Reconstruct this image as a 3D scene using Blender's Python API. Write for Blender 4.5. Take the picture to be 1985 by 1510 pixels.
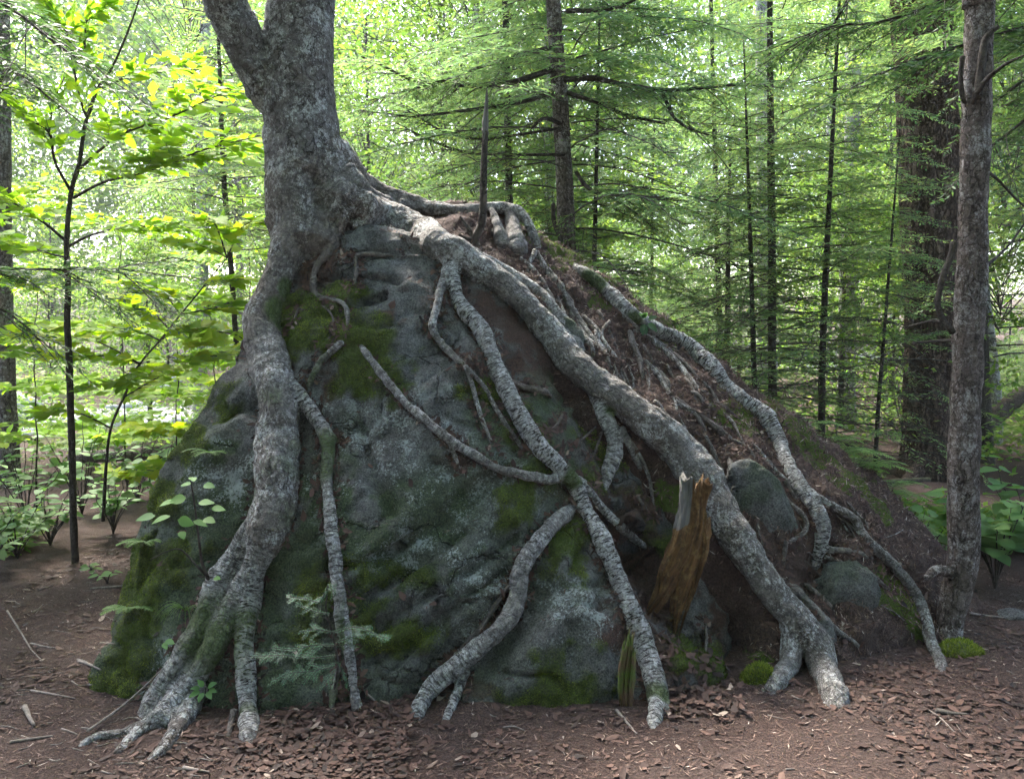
import bpy, bmesh, math, random
import numpy as np
from mathutils import Vector, Matrix, Euler
from mathutils.bvhtree import BVHTree
from mathutils.kdtree import KDTree

for o in list(bpy.data.objects): bpy.data.objects.remove(o)
scn = bpy.context.scene
COL = scn.collection
R = math.radians
rng = np.random.default_rng(7)
random.seed(7)

# ------------------------------------------------------------------ camera, light, exposure
F = 1600.0; CAMZ = 1.55; PITCH = -math.atan(115 / F)
cam = bpy.data.cameras.new('camera'); cam.sensor_width = 36; cam.lens = F / 1985 * 36
cam.clip_start = 0.05; cam.clip_end = 600
camo = bpy.data.objects.new('camera', cam); COL.objects.link(camo)
camo.location = (0, 0, CAMZ); camo.rotation_euler = (math.pi / 2 + PITCH, 0, 0)
scn.camera = camo
SUN_EL, SUN_AZ = R(52), R(-28)          # high, behind the trees and a little to the left
w = bpy.data.worlds.new('World'); scn.world = w; w.use_nodes = True
wn = w.node_tree; bg = wn.nodes['Background']
sky = wn.nodes.new('ShaderNodeTexSky'); sky.sky_type = 'NISHITA'; sky.sun_disc = False
sky.sun_elevation = SUN_EL; sky.sun_rotation = SUN_AZ; sky.dust_density = 3.0; sky.air_density = 1.0
wn.links.new(sky.outputs[0], bg.inputs[0]); bg.inputs[1].default_value = 0.15
sl = bpy.data.lights.new('sun', 'SUN'); sl.energy = 3.6; sl.angle = R(12); sl.color = (1, .95, .86)
so = bpy.data.objects.new('sun', sl); COL.objects.link(so)
sd = Vector((math.sin(SUN_AZ) * math.cos(SUN_EL), math.cos(SUN_AZ) * math.cos(SUN_EL), math.sin(SUN_EL)))
so.rotation_euler = sd.to_track_quat('Z', 'Y').to_euler(); so.location = (0, 0, 30)
scn.view_settings.view_transform = 'Standard'; scn.view_settings.look = 'None'
scn.view_settings.gamma = 1.0; scn.view_settings.use_curve_mapping = False
scn.view_settings.exposure = 2.9
try:
    scn.cycles.use_adaptive_sampling = True; scn.cycles.adaptive_threshold = .04; scn.cycles.max_bounces = 4; scn.cycles.diffuse_bounces = 3; scn.cycles.glossy_bounces = 1; scn.cycles.transmission_bounces = 3
except Exception: pass

# ------------------------------------------------------------------ helpers
CP, SP = math.cos(PITCH), math.sin(PITCH)
CAM = np.array([0, 0, CAMZ])
def ray(px, py):
    px = np.asarray(px, float); py = np.asarray(py, float)
    x = (px - 992.5) / F; v = -(py - 755) / F
    d = np.stack([x, CP - v * SP, SP + v * CP], -1)
    return d
def P(px, py, Y):
    d = ray(px, py)
    return CAM + d * (np.asarray(Y, float) / d[..., 1])[..., None]

def _hash(i, j, k, seed):
    h = (i * 374761393 + j * 668265263 + k * 2147483647 + seed * 1274126177) & 0xFFFFFFFF
    h = ((h ^ (h >> 13)) * 1274126177) & 0xFFFFFFFF
    h = ((h ^ (h >> 16)) * 2246822519) & 0xFFFFFFFF
    return (h ^ (h >> 15)).astype(np.float64) / 4294967295.0
def vnoise(p, seed=0):
    p = np.asarray(p, float); i = np.floor(p).astype(np.int64); f = p - i; f = f * f * f * (f * (f * 6 - 15) + 10)
    r = 0
    for a in (0, 1):
        for b in (0, 1):
            for c in (0, 1):
                wgt = (f[:, 0] if a else 1 - f[:, 0]) * (f[:, 1] if b else 1 - f[:, 1]) * (f[:, 2] if c else 1 - f[:, 2])
                r = r + wgt * _hash(i[:, 0] + a, i[:, 1] + b, i[:, 2] + c, seed)
    return r * 2 - 1
def fbm(p, octv=4, seed=0, gain=.5):
    r = 0; a = 1; p = np.asarray(p, float)
    for k in range(octv):
        r = r + a * vnoise(p * 2 ** k, seed + k * 17); a *= gain
    return r

def build_mesh(name, V, faces, attrs=None, mats=(), mat_idx=None, smooth=True):
    """V (n,3); faces = list of int arrays (m,3) or (m,4)"""
    me = bpy.data.meshes.new(name)
    V = np.asarray(V, np.float32)
    if not isinstance(faces, (list, tuple)): faces = [faces]
    faces = [np.asarray(f, np.int32) for f in faces if len(f)]
    me.vertices.add(len(V)); me.vertices.foreach_set('co', V.ravel())
    nl = sum(f.size for f in faces); nf = sum(len(f) for f in faces)
    me.loops.add(nl); me.polygons.add(nf)
    me.loops.foreach_set('vertex_index', np.concatenate([f.ravel() for f in faces]))
    tot = np.concatenate([np.full(len(f), f.shape[1], np.int32) for f in faces])
    st = np.concatenate([[0], np.cumsum(tot)[:-1]]).astype(np.int32)
    me.polygons.foreach_set('loop_start', st)
    if mat_idx is not None: me.polygons.foreach_set('material_index', np.asarray(mat_idx, np.int32))
    if smooth: me.polygons.foreach_set('use_smooth', np.ones(nf, bool))
    for m in mats: me.materials.append(m)
    for k, a in (attrs or {}).items():
        a = np.asarray(a, np.float32)
        if a.ndim == 1:
            at = me.attributes.new(k, 'FLOAT', 'POINT'); at.data.foreach_set('value', a)
        else:
            at = me.attributes.new(k, 'FLOAT_VECTOR', 'POINT'); at.data.foreach_set('vector', a.ravel())
    me.update(calc_edges=True)
    return me
def link(name, me, parent=None, loc=(0, 0, 0), rot=(0, 0, 0), sc=1.0):
    o = bpy.data.objects.new(name, me); COL.objects.link(o)
    o.location = loc; o.rotation_euler = rot
    o.scale = (sc, sc, sc) if np.isscalar(sc) else sc
    if parent is not None: o.parent = parent
    return o
def tag(o, label=None, cat=None, group=None, kind=None):
    for k, v in (('label', label), ('category', cat), ('group', group), ('kind', kind)):
        if v: o[k] = v
    return o
def thing(name, loc, label, cat, group=None, rotz=0.0):
    o = bpy.data.objects.new(name, None); COL.objects.link(o); o.empty_display_size = .1
    o.location = [float(c) for c in loc]; o.rotation_euler = (0, 0, rotz)
    return tag(o, label, cat, group)
def world_part(name, parent, V, faces, **kw):
    """mesh given in world coordinates, hung under an unrotated thing"""
    V = np.asarray(V) - np.array(parent.location)
    return link(name, build_mesh(name, V, faces, **kw), parent)

def catmull(pts, n):
    """resample control rows (k,d) to n rows, centripetal-ish Catmull-Rom in chord parameter"""
    pts = np.asarray(pts, float); k = len(pts)
    if k == 2: 
        t = np.linspace(0, 1, n)[:, None]; return pts[0] * (1 - t) + pts[1] * t
    ext = np.vstack([2 * pts[0] - pts[1], pts, 2 * pts[-1] - pts[-2]])
    ln = np.linalg.norm(np.diff(pts[:, :min(3, pts.shape[1])], axis=0), axis=1)
    s = np.concatenate([[0], np.cumsum(ln)]); u = np.linspace(0, s[-1], n)
    j = np.clip(np.searchsorted(s, u, side='right') - 1, 0, k - 2)
    t = ((u - s[j]) / np.maximum(s[j + 1] - s[j], 1e-9))[:, None]
    p0, p1, p2, p3 = ext[j], ext[j + 1], ext[j + 2], ext[j + 3]
    return .5 * (2 * p1 + (p2 - p0) * t + (2 * p0 - 5 * p1 + 4 * p2 - p3) * t ** 2 + (3 * p1 - p0 - 3 * p2 + p3) * t ** 3)
def frames(C):
    T = np.gradient(C, axis=0); T /= np.maximum(np.linalg.norm(T, axis=1)[:, None], 1e-9)
    N = np.zeros_like(C); a = np.array([0, -1.0, .1])
    n = a - T[0] * (a @ T[0])
    if np.linalg.norm(n) < .2: n = np.cross(T[0], [1, 0, 0])
    n /= np.linalg.norm(n)
    for i in range(len(C)):
        n = n - T[i] * (n @ T[i]); n /= max(np.linalg.norm(n), 1e-9); N[i] = n
    B = np.cross(T, N); return T, N, B
def tube(C, r, seg=8, lump=0.0, seed=0, cap=True):
    C = np.asarray(C, float); n = len(C); r = np.broadcast_to(np.asarray(r, float), (n,))
    T, N, B = frames(C); th = np.linspace(0, 2 * math.pi, seg, endpoint=False)
    ct, st = np.cos(th), np.sin(th)
    ds = np.concatenate([[0], np.cumsum(np.linalg.norm(np.diff(C, axis=0), axis=1))])
    ring = N[:, None] * ct[None, :, None] + B[:, None] * st[None, :, None]
    rr = np.repeat(r[:, None], seg, 1)
    bark = np.stack([rr * ct, rr * st, np.repeat(ds[:, None], seg, 1)], -1).reshape(-1, 3)
    if lump:
        q = bark.copy() / max(r.mean(), .004); q[:, 2] *= .35
        rr = rr * (1 + lump * fbm(q * .9 + seed * 3.1, 3, seed)).reshape(n, seg)
    V = (C[:, None] + ring * rr[..., None]).reshape(-1, 3)
    i = np.arange(n - 1)[:, None] * seg; j = np.arange(seg)[None]; j2 = (j + 1) % seg
    Fq = np.stack([i + j, i + j2, i + seg + j2, i + seg + j], -1).reshape(-1, 4)
    faces = [Fq]
    if cap:
        V = np.vstack([V, C[0] - T[0] * r[0] * .5, C[-1] + T[-1] * r[-1] * .5]); m = n * seg
        jj = np.arange(seg); k2 = (jj + 1) % seg
        faces.append(np.concatenate([np.stack([k2, jj, np.full(seg, m)], -1),
                                     np.stack([(n - 1) * seg + jj, (n - 1) * seg + k2, np.full(seg, m + 1)], -1)]))
        bark = np.vstack([bark, [0, 0, 0], [0, 0, ds[-1]]])
    return V, faces, bark
class Bag:
    """collects pieces that make up ONE part"""
    def __init__(s): s.V = []; s.Q = []; s.Tr = []; s.A = {}; s.n = 0; s.mq = []; s.mt = []
    def add(s, V, faces, mi=0, **attrs):
        V = np.asarray(V)
        for f in (faces if isinstance(faces, (list, tuple)) else [faces]):
            f = np.asarray(f)
            if not len(f): continue
            (s.Q if f.shape[1] == 4 else s.Tr).append(f + s.n); (s.mq if f.shape[1] == 4 else s.mt).append(np.full(len(f), mi))
        for k, a in attrs.items():
            a = np.asarray(a, float)
            if a.ndim == 0: a = np.full(len(V), float(a))
            s.A.setdefault(k, []).append(a)
        s.V.append(V); s.n += len(V)
    def mesh(s, name, mats, smooth=True):
        fs = []; mi = []
        if s.Q: fs.append(np.concatenate(s.Q)); mi.append(np.concatenate(s.mq))
        if s.Tr: fs.append(np.concatenate(s.Tr)); mi.append(np.concatenate(s.mt))
        return build_mesh(name, np.concatenate(s.V), fs, {k: np.concatenate(v) for k, v in s.A.items()}, mats, np.concatenate(mi), smooth)
def leaf_quads(B, D, Nn, L, W, mid=.45, fold=.0):
    """n flat leaves: base B, direction D, normal Nn, length L, width W -> verts (4n), quads"""
    n = len(B); L = np.broadcast_to(L, (n,))[:, None]; W = np.broadcast_to(W, (n,))[:, None]
    D = D / np.maximum(np.linalg.norm(D, axis=1)[:, None], 1e-9)
    S = np.cross(D, Nn); S /= np.maximum(np.linalg.norm(S, axis=1)[:, None], 1e-9)
    U = np.cross(S, D)
    m = B + D * L * mid
    V = np.stack([B, m + S * W * .5 + U * W * fold, B + D * L, m - S * W * .5 + U * W * fold], 1).reshape(-1, 3)
    return V, np.arange(4 * n).reshape(n, 4)
def unit(n): 
    v = rng.normal(size=(n, 3)); return v / np.linalg.norm(v, axis=1)[:, None]

# ------------------------------------------------------------------ materials
class NT:
    def __init__(s, name):
        s.m = bpy.data.materials.new(name); s.m.use_nodes = True; s.t = s.m.node_tree; s.b = s.t.nodes['Principled BSDF']
    def n(s, typ, **kw):
        nd = s.t.nodes.new('ShaderNode' + typ)
        for k, v in kw.items(): setattr(nd, k, v)
        return nd
    def l(s, a, b): s.t.links.new(a, b)
    def attr(s, name, out='Fac'): return s.n('Attribute', attribute_name=name).outputs[out]
    def coord(s, out='Object'): return s.n('TexCoord').outputs[out]
    def scale(s, v, xyz):
        m = s.n('Mapping'); m.inputs['Scale'].default_value = xyz; s.l(v, m.inputs[0]); return m.outputs[0]
    def noise(s, vec, scale, detail=4, rough=.6, dist=0.0):
        k = s.n('TexNoise'); k.inputs['Scale'].default_value = scale; k.inputs['Detail'].default_value = detail
        k.inputs['Roughness'].default_value = rough; k.inputs['Distortion'].default_value = dist
        s.l(vec, k.inputs['Vector']); return k.outputs['Fac']
    def voro(s, vec, scale, feat='DISTANCE_TO_EDGE'):
        k = s.n('TexVoronoi', feature=feat); k.inputs['Scale'].default_value = scale; s.l(vec, k.inputs['Vector']); return k.outputs['Distance']
    def ramp(s, fac, stops):
        k = s.n('ValToRGB'); e = k.color_ramp.elements
        while len(e) < len(stops): e.new(.5)
        for q, (p, c) in zip(e, stops):
            q.position = p; q.color = (*c, 1) if not np.isscalar(c) else (c, c, c, 1)
        s.l(fac, k.inputs[0]); return k.outputs[0]
    def mix(s, fac, a, b, typ='MIX'):
        k = s.n('MixRGB', blend_type=typ)
        for i, v in ((0, fac), (1, a), (2, b)):
            if hasattr(v, 'links'): s.l(v, k.inputs[i])
            elif np.isscalar(v): k.inputs[i].default_value = v if i == 0 else (v, v, v, 1)
            else: k.inputs[i].default_value = (*v, 1)
        return k.outputs[0]
    def math(s, op, a, b=0.0, clamp=False):
        k = s.n('Math', operation=op, use_clamp=clamp)
        for i, v in ((0, a), (1, b)):
            if hasattr(v, 'links'): s.l(v, k.inputs[i])
            else: k.inputs[i].default_value = v
        return k.outputs[0]
    def bump(s, h, strength=.5, dist=.01):
        k = s.n('Bump'); k.inputs['Strength'].default_value = strength; k.inputs['Distance'].default_value = dist
        s.l(h, k.inputs['Height']); s.l(k.outputs[0], s.b.inputs['Normal']); return k
    def out(s, col, rough=.85, spec=.3):
        if hasattr(col, 'links'): s.l(col, s.b.inputs['Base Color'])
        else: s.b.inputs['Base Color'].default_value = (*col, 1)
        if hasattr(rough, 'links'): s.l(rough, s.b.inputs['Roughness'])
        else: s.b.inputs['Roughness'].default_value = rough
        s.b.inputs['Specular IOR Level'].default_value = spec
        return s.m

def bark_mat(name, base, pale, dark, crack_sc=(38, 38, 16), crack_w=.12, lichen=.5, band=True, bumpd=.008, mossc=(.03, .05, .010), crack_all=.75):
    s = NT(name); v = s.attr('bark', 'Vector'); g = s.coord('Object')
    big = s.noise(g, 5.0, 5, .65); med = s.noise(g, 38.0, 6, .75); fine = s.noise(g, 130.0, 4, .75)
    mot = s.math('ADD', s.math('MULTIPLY', med, .6), s.math('MULTIPLY', fine, .4))
    col = s.mix(s.ramp(mot, [(.37, 0), (.60, 1)]), dark, base)
    lich = s.ramp(s.math('ADD', s.math('MULTIPLY', big, .40), s.math('MULTIPLY', mot, .60)), [(.60 - .16 * lichen, 0), (.66 - .16 * lichen, 1)])
    col = s.mix(s.math('MULTIPLY', lich, .9), col, s.mix(s.ramp(fine, [(.35, 0), (.65, 1)]), tuple(c * .72 for c in pale), pale))
    vw = s.n('VectorMath', operation='ADD'); s.l(s.scale(v, crack_sc), vw.inputs[0])
    wob = s.n('TexNoise'); wob.inputs['Scale'].default_value = 14; wob.inputs['Detail'].default_value = 4; s.l(g, wob.inputs['Vector'])
    wsc = s.n('VectorMath', operation='SCALE'); wsc.inputs['Scale'].default_value = 2.4; s.l(wob.outputs['Color'], wsc.inputs[0]); s.l(wsc.outputs[0], vw.inputs[1])
    cr = s.ramp(s.voro(vw.outputs[0], 1.0), [(0, 0), (crack_w, 1)])
    cell = s.n('TexVoronoi'); cell.inputs['Scale'].default_value = 1.0; s.l(vw.outputs[0], cell.inputs['Vector'])
    brk = s.ramp(s.noise(g, 7.0, 3), [(.40, 0), (.56, 1)])
    crk = s.mix(s.math('MAXIMUM', s.math('MULTIPLY', brk, .9), crack_all * .6), 1.0, cr, 'MIX')
    col = s.mix(1.0, col, s.mix(crk, (.22, .19, .17), (1, 1, 1)), 'MULTIPLY')
    col = s.mix(.45, col, s.mix(s.n('SeparateColor').outputs[0], 0.55, 1.25), 'MULTIPLY') if False else col
    pl = s.n('SeparateColor'); s.l(cell.outputs['Color'], pl.inputs[0])
    col = s.mix(.55, col, s.mix(pl.outputs[0], (.55, .52, .5), (1.25, 1.25, 1.25)), 'MULTIPLY')
    hgt = s.math('ADD', s.math('MULTIPLY', crk, .7), s.math('ADD', s.math('MULTIPLY', med, .7), s.math('MULTIPLY', fine, .35)))
    hgt = s.math('ADD', hgt, s.math('MULTIPLY', pl.outputs[0], .35))
    if band:
        bn = s.noise(s.scale(v, (26, 26, 105)), 1.0, 5, .7, .5)
        bd = s.ramp(bn, [(.42, 1), (.50, 0)])
        bf = s.math('MULTIPLY', bd, s.attr('band'))
        pal2 = s.mix(s.math('MULTIPLY', s.attr('band'), .8), col, s.mix(s.ramp(mot, [(.38, 0), (.62, 1)]), (.15, .14, .135), (.60, .60, .59)))
        col = s.mix(bf, pal2, (.035, .028, .025))
        hgt = s.math('SUBTRACT', hgt, s.math('MULTIPLY', bf, .7))
        mm = s.math('ADD', s.math('MULTIPLY', med, 1.0), s.math('ADD', s.math('MULTIPLY', big, .5), s.math('MULTIPLY', fine, .5)))
        mk = s.ramp(s.math('MULTIPLY', s.attr('moss'), mm), [(.42, 0), (.72, 1)])
        col = s.mix(s.math('MULTIPLY', mk, .85), col, s.mix(s.ramp(fine, [(.35, 0), (.65, 1)]), tuple(c * .6 for c in mossc), (mossc[0] * 2.6, mossc[1] * 2.4, mossc[2] * 2.2)))
    s.bump(hgt, 1.0, bumpd)
    return s.out(col, .9, .2)
M_birch = bark_mat('birch_bark', (.185, .155, .135), (.50, .505, .50), (.045, .037, .032), lichen=.56, bumpd=.016)
M_trunk = bark_mat('trunk_bark', (.185, .172, .168), (.42, .43, .43), (.07, .063, .06), crack_sc=(20, 20, 11), crack_w=.07, lichen=.56, bumpd=.018, crack_all=.9)
M_root_dark = bark_mat('root_bark_brown', (.12, .092, .075), (.25, .235, .22), (.035, .026, .022), lichen=.3)
M_pine = bark_mat('pine_bark', (.18, .145, .13), (.34, .325, .32), (.04, .031, .028), crack_sc=(27, 27, 9), crack_w=.10, lichen=.55, band=False, bumpd=.02, crack_all=.9)
M_cedar = bark_mat('furrowed_bark', (.19, .135, .105), (.23, .18, .15), (.05, .033, .026), crack_sc=(24, 24, 2.2), crack_w=.3, lichen=.25, band=False, bumpd=.03, crack_all=1.5)
M_stem = bark_mat('thin_stem_bark', (.075, .062, .052), (.15, .145, .135), (.025, .02, .018), lichen=.25, band=False, bumpd=.004)
M_pale = bark_mat('pale_bark', (.28, .27, .25), (.46, .46, .44), (.10, .09, .085), lichen=.8, band=False, bumpd=.004)

def rock_mat():
    s = NT('granite_moss'); g = s.coord('Object')
    sp = s.noise(g, 120, 4, .8); md = s.noise(g, 26, 6, .75); lg = s.noise(g, 2.6, 5, .6)
    gr = s.math('ADD', s.math('MULTIPLY', sp, .6), s.math('MULTIPLY', md, .4))
    stv = s.noise(s.scale(g, (5, 5, 1.1)), 1.6, 5, .65, .8)
    col = s.mix(s.ramp(gr, [(.40, 0), (.60, 1)]), (.030, .031, .031), (.205, .205, .20))
    col = s.mix(s.math('MULTIPLY', s.ramp(lg, [(.42, 0), (.62, 1)]), .6), col, s.mix(s.ramp(sp, [(.4, 0), (.6, 1)]), (.03, .027, .024), (.15, .132, .118)))
    col = s.mix(1.0, col, s.ramp(stv, [(.35, .55), (.6, 1.0)]), 'MULTIPLY')
    sm = s.ramp(s.math('MULTIPLY', s.attr('soil'), s.math('ADD', .25, s.math('ADD', s.math('MULTIPLY', md, .8), s.math('MULTIPLY', sp, .5)))), [(.35, 0), (.75, 1)])
    col = s.mix(sm, col, s.mix(s.ramp(sp, [(.35, 0), (.65, 1)]), (.018, .011, .009), (.10, .055, .040)))
    thin = s.ramp(s.math('MULTIPLY', s.attr('algae'), s.math('ADD', s.math('MULTIPLY', gr, 1.0), s.math('ADD', s.math('MULTIPLY', lg, .4), s.math('MULTIPLY', stv, .4)))), [(.34, 0), (.80, 1)])
    col = s.mix(s.math('MULTIPLY', thin, .9), col, s.mix(s.ramp(sp, [(.38, 0), (.64, 1)]), (.010, .019, .009), (.085, .115, .050)))
    lf = s.ramp(s.math('ADD', s.math('MULTIPLY', s.noise(g, 6, 5, .7), .5), s.math('MULTIPLY', s.noise(g, 85, 4, .8), .5)), [(.52, 0), (.57, 1)])
    col = s.mix(s.math('MULTIPLY', lf, s.attr('lichen')), col, (.32, .35, .34))
    mm = s.ramp(s.math('MULTIPLY', s.attr('moss'), s.math('ADD', s.math('MULTIPLY', gr, 1.5), .15)), [(.22, 0), (.78, 1)])
    col = s.mix(mm, col, s.mix(s.ramp(gr, [(.38, 0), (.62, 1)]), (.018, .028, .006), (.095, .12, .024)))
    fv = s.n('VectorMath', operation='ADD'); fw = s.n('TexNoise'); fw.inputs['Scale'].default_value = 5; fw.inputs['Detail'].default_value = 5; s.l(g, fw.inputs['Vector']); s.l(g, fv.inputs[0])
    fs_ = s.n('VectorMath', operation='SCALE'); fs_.inputs['Scale'].default_value = .35; s.l(fw.outputs['Color'], fs_.inputs[0]); s.l(fs_.outputs[0], fv.inputs[1])
    frac = s.ramp(s.voro(s.scale(fv.outputs[0], (1, 1, 1.5)), 1.5), [(0, 0), (.014, 1)])
    frac = s.math('MAXIMUM', frac, s.ramp(s.noise(g, 2.1, 3), [(.44, 0), (.52, 1)]))
    col = s.mix(s.math('SUBTRACT', 1.0, mm), col, s.mix(1.0, col, s.mix(frac, (.35, .33, .3), (1, 1, 1)), 'MULTIPLY'))
    h = s.math('ADD', s.math('MULTIPLY', frac, 1.2), s.math('MULTIPLY', md, 1.4)); h = s.math('ADD', h, 0.0)
    h = s.math('ADD', h, s.math('ADD', s.math('MULTIPLY', sp, .6), s.math('MULTIPLY', mm, .5)))
    s.bump(h, 1.0, .02)
    return s.out(col, .88, .25)
M_rock = rock_mat()
def soil_mat():
    s = NT('forest_soil'); g = s.coord('Object')
    f = s.noise(g, 110, 4, .75); m = s.noise(g, 18, 5, .65); l = s.noise(g, 1.6, 4, .6)
    st = s.noise(s.scale(g, (1, .3, 1)), 60, 4, .7, 1.5)
    col = s.mix(s.ramp(f, [(.36, 0), (.66, 1)]), (.020, .0125, .011), (.135, .084, .068))
    col = s.mix(s.math('MULTIPLY', s.ramp(m, [(.35, 0), (.7, 1)]), .55), col, (.052, .034, .030))
    col = s.mix(s.math('MULTIPLY', s.ramp(l, [(.4, 0), (.65, 1)]), .35), col, (.115, .085, .074))
    col = s.mix(s.ramp(st, [(.66, 0), (.72, 1)]), col, (.18, .135, .11))
    mm = s.ramp(s.math('MULTIPLY', s.attr('moss'), s.math('ADD', m, .35)), [(.3, 0), (.55, 1)])
    col = s.mix(mm, col, s.mix(f, (.03, .055, .010), (.12, .16, .03)))
    s.bump(s.math('ADD', f, s.math('MULTIPLY', m, 1.6)), 1.0, .03)
    return s.out(col, .95, .15)
M_soil = soil_mat()
def plain(name, c1, c2, sc=40, rough=.85, bumpd=.004, stretch=(1, 1, 1)):
    s = NT(name); g = s.scale(s.coord('Object'), stretch); f = s.noise(g, sc, 5, .7)
    s.bump(f, .8, bumpd); return s.out(s.mix(s.ramp(f, [(.3, 0), (.7, 1)]), c1, c2), rough, .25)
def leaf_mat(name, stops, trans=.5, rough=.5, by='rnd', spec=.35, tcol=1.35, tb=.55):
    """thin leaf: diffuse/gloss plus translucency; colour picked per leaf"""
    s = NT(name)
    if by == 'obj': fac = s.n('ObjectInfo').outputs['Random']
    elif by == 'both': fac = s.math('FRACT', s.math('ADD', s.attr('rnd'), s.math('MULTIPLY', s.n('ObjectInfo').outputs['Random'], .35)))
    else: fac = s.attr('rnd')
    col = s.ramp(fac, stops)
    s.out(col, rough, spec)
    t = s.n('BsdfTranslucent'); k = s.mix(1.0, col, (tcol, tcol * 1.02, tcol * tb), 'MULTIPLY'); s.l(k, t.inputs[0])
    mx = s.n('MixShader'); mx.inputs[0].default_value = trans
    s.l(s.b.outputs[0], mx.inputs[1]); s.l(t.outputs[0], mx.inputs[2])
    s.l(mx.outputs[0], s.t.nodes['Material Output'].inputs[0])
    return s.m
# ------------------------------------------------------------------ land
def stream_d(x, y):      # signed distance (m) from the stream's middle line, which runs off to the right and away
    ax, ay, bx, by = -12.0, 12.5, 26.0, 56.0
    L = math.hypot(bx - ax, by - ay)
    return ((x - ax) * (by - ay) - (y - ay) * (bx - ax)) / L
def gz(x, y):
    x = np.asarray(x, float); y = np.asarray(y, float); p = np.stack([x, y, np.zeros_like(x)], -1).reshape(-1, 3)
    z = .035 * fbm(p * .9, 3, 3) + .010 * fbm(p * 6, 3, 5)
    far = np.clip((p[:, 1] - 6) / 8, 0, 1)
    z = z + far * .22 * fbm(p * .35, 3, 9)
    d = np.abs(stream_d(p[:, 0], p[:, 1]) + 1.2 * vnoise(p * .2, 4))
    z = z - .45 * np.exp(-(d / 3.0) ** 2) * np.clip((p[:, 1] - 8) / 3, 0, 1)
    z = z + np.clip((p[:, 1] - 58) / 60, 0, 1) * 6
    return z.reshape(x.shape)
def axis(c0, c1, step, lo, hi, g=1.16):
    a = list(np.arange(c0, c1, step)); s = step
    while a[-1] < hi: s *= g; a.append(a[-1] + s)
    s = step
    while a[0] > lo: s *= g; a.insert(0, a[0] - s)
    return np.array(a)
gx = axis(-3.4, 3.4, .03, -110, 110); gy = axis(2.2, 6.0, .03, -40, 125)
GX, GY = np.meshgrid(gx, gy); GV = np.stack([GX, GY, gz(GX, GY)], -1).reshape(-1, 3)
nx = len(gx); ii, jj = np.meshgrid(np.arange(len(gy) - 1), np.arange(nx - 1), indexing='ij')
GF = np.stack([ii * nx + jj, ii * nx + jj + 1, (ii + 1) * nx + jj + 1, (ii + 1) * nx + jj], -1).reshape(-1, 4)
gmoss = np.clip(fbm(GV * .5, 3, 21) * .9 - .1, 0, 1) * np.clip((GV[:, 1] - 7) / 4, 0, 1)
ground = tag(link('ground', build_mesh('ground', GV, GF, {'moss': gmoss}, [M_soil])), kind='structure')
sx = np.linspace(-16, 40, 60); sv = []
# stream water
sw = NT('stream_water'); sg = sw.coord('Object')
sw.bump(sw.noise(sw.scale(sg, (1, 2.4, 1)), 3.2, 5, .7, .6), .7, .08)
M_water = sw.out((.05, .06, .055), .08, .6)
ax_, ay_, bx_, by_ = -12.0, 12.5, 26.0, 56.0
dx_, dy_ = (bx_ - ax_), (by_ - ay_); Ls = math.hypot(dx_, dy_); dx_ /= Ls; dy_ /= Ls
t = np.linspace(-10, 70, 120)[:, None]; q = np.linspace(-3.2, 3.2, 9)[None]
WX = ax_ + dx_ * t - dy_ * q; WY = ay_ + dy_ * t + dx_ * q; WV = np.stack([WX, WY, np.full_like(WX, -.30)], -1).reshape(-1, 3)
i2, j2 = np.meshgrid(np.arange(119), np.arange(8), indexing='ij')
tag(link('stream', build_mesh('stream', WV, np.stack([i2 * 9 + j2, i2 * 9 + j2 + 1, (i2 + 1) * 9 + j2 + 1, (i2 + 1) * 9 + j2], -1).reshape(-1, 4), mats=[M_water])), kind='structure')

# pale cobbles along the stream
rs = np.random.default_rng(3); bm = bmesh.new(); bmesh.ops.create_icosphere(bm, subdivisions=1, radius=1.0); IV = np.array([v.co[:] for v in bm.verts]); IF = np.array([[v.index for v in f.verts] for f in bm.faces]); bm.free()
bag = Bag()
for i in range(1500):
    tt = rs.uniform(-8, 62); qq = rs.choice([-1, 1]) * abs(rs.normal(2.0, .9)); r = rs.uniform(.06, .28) * (1 + .8 * (rs.uniform() < .1)); x = ax_ + dx_ * tt - dy_ * qq; y = ay_ + dy_ * tt + dx_ * qq
    bag.add(IV * (1 + .25 * rs.normal(size=(len(IV), 1)) * .5) * np.array([r, r * rs.uniform(.7, 1.2), r * rs.uniform(.4, .8)]) + np.array([x, y, float(gz(x, y)) + r * .2]), IF, 0)
tag(link('cobbles', bag.mesh('cobbles', [plain('pale_cobble', (.22, .21, .20), (.48, .47, .45), 12)], smooth=True)), 'pale cobbles lining the stream bed behind the trees', 'stones', kind='stuff')

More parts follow.
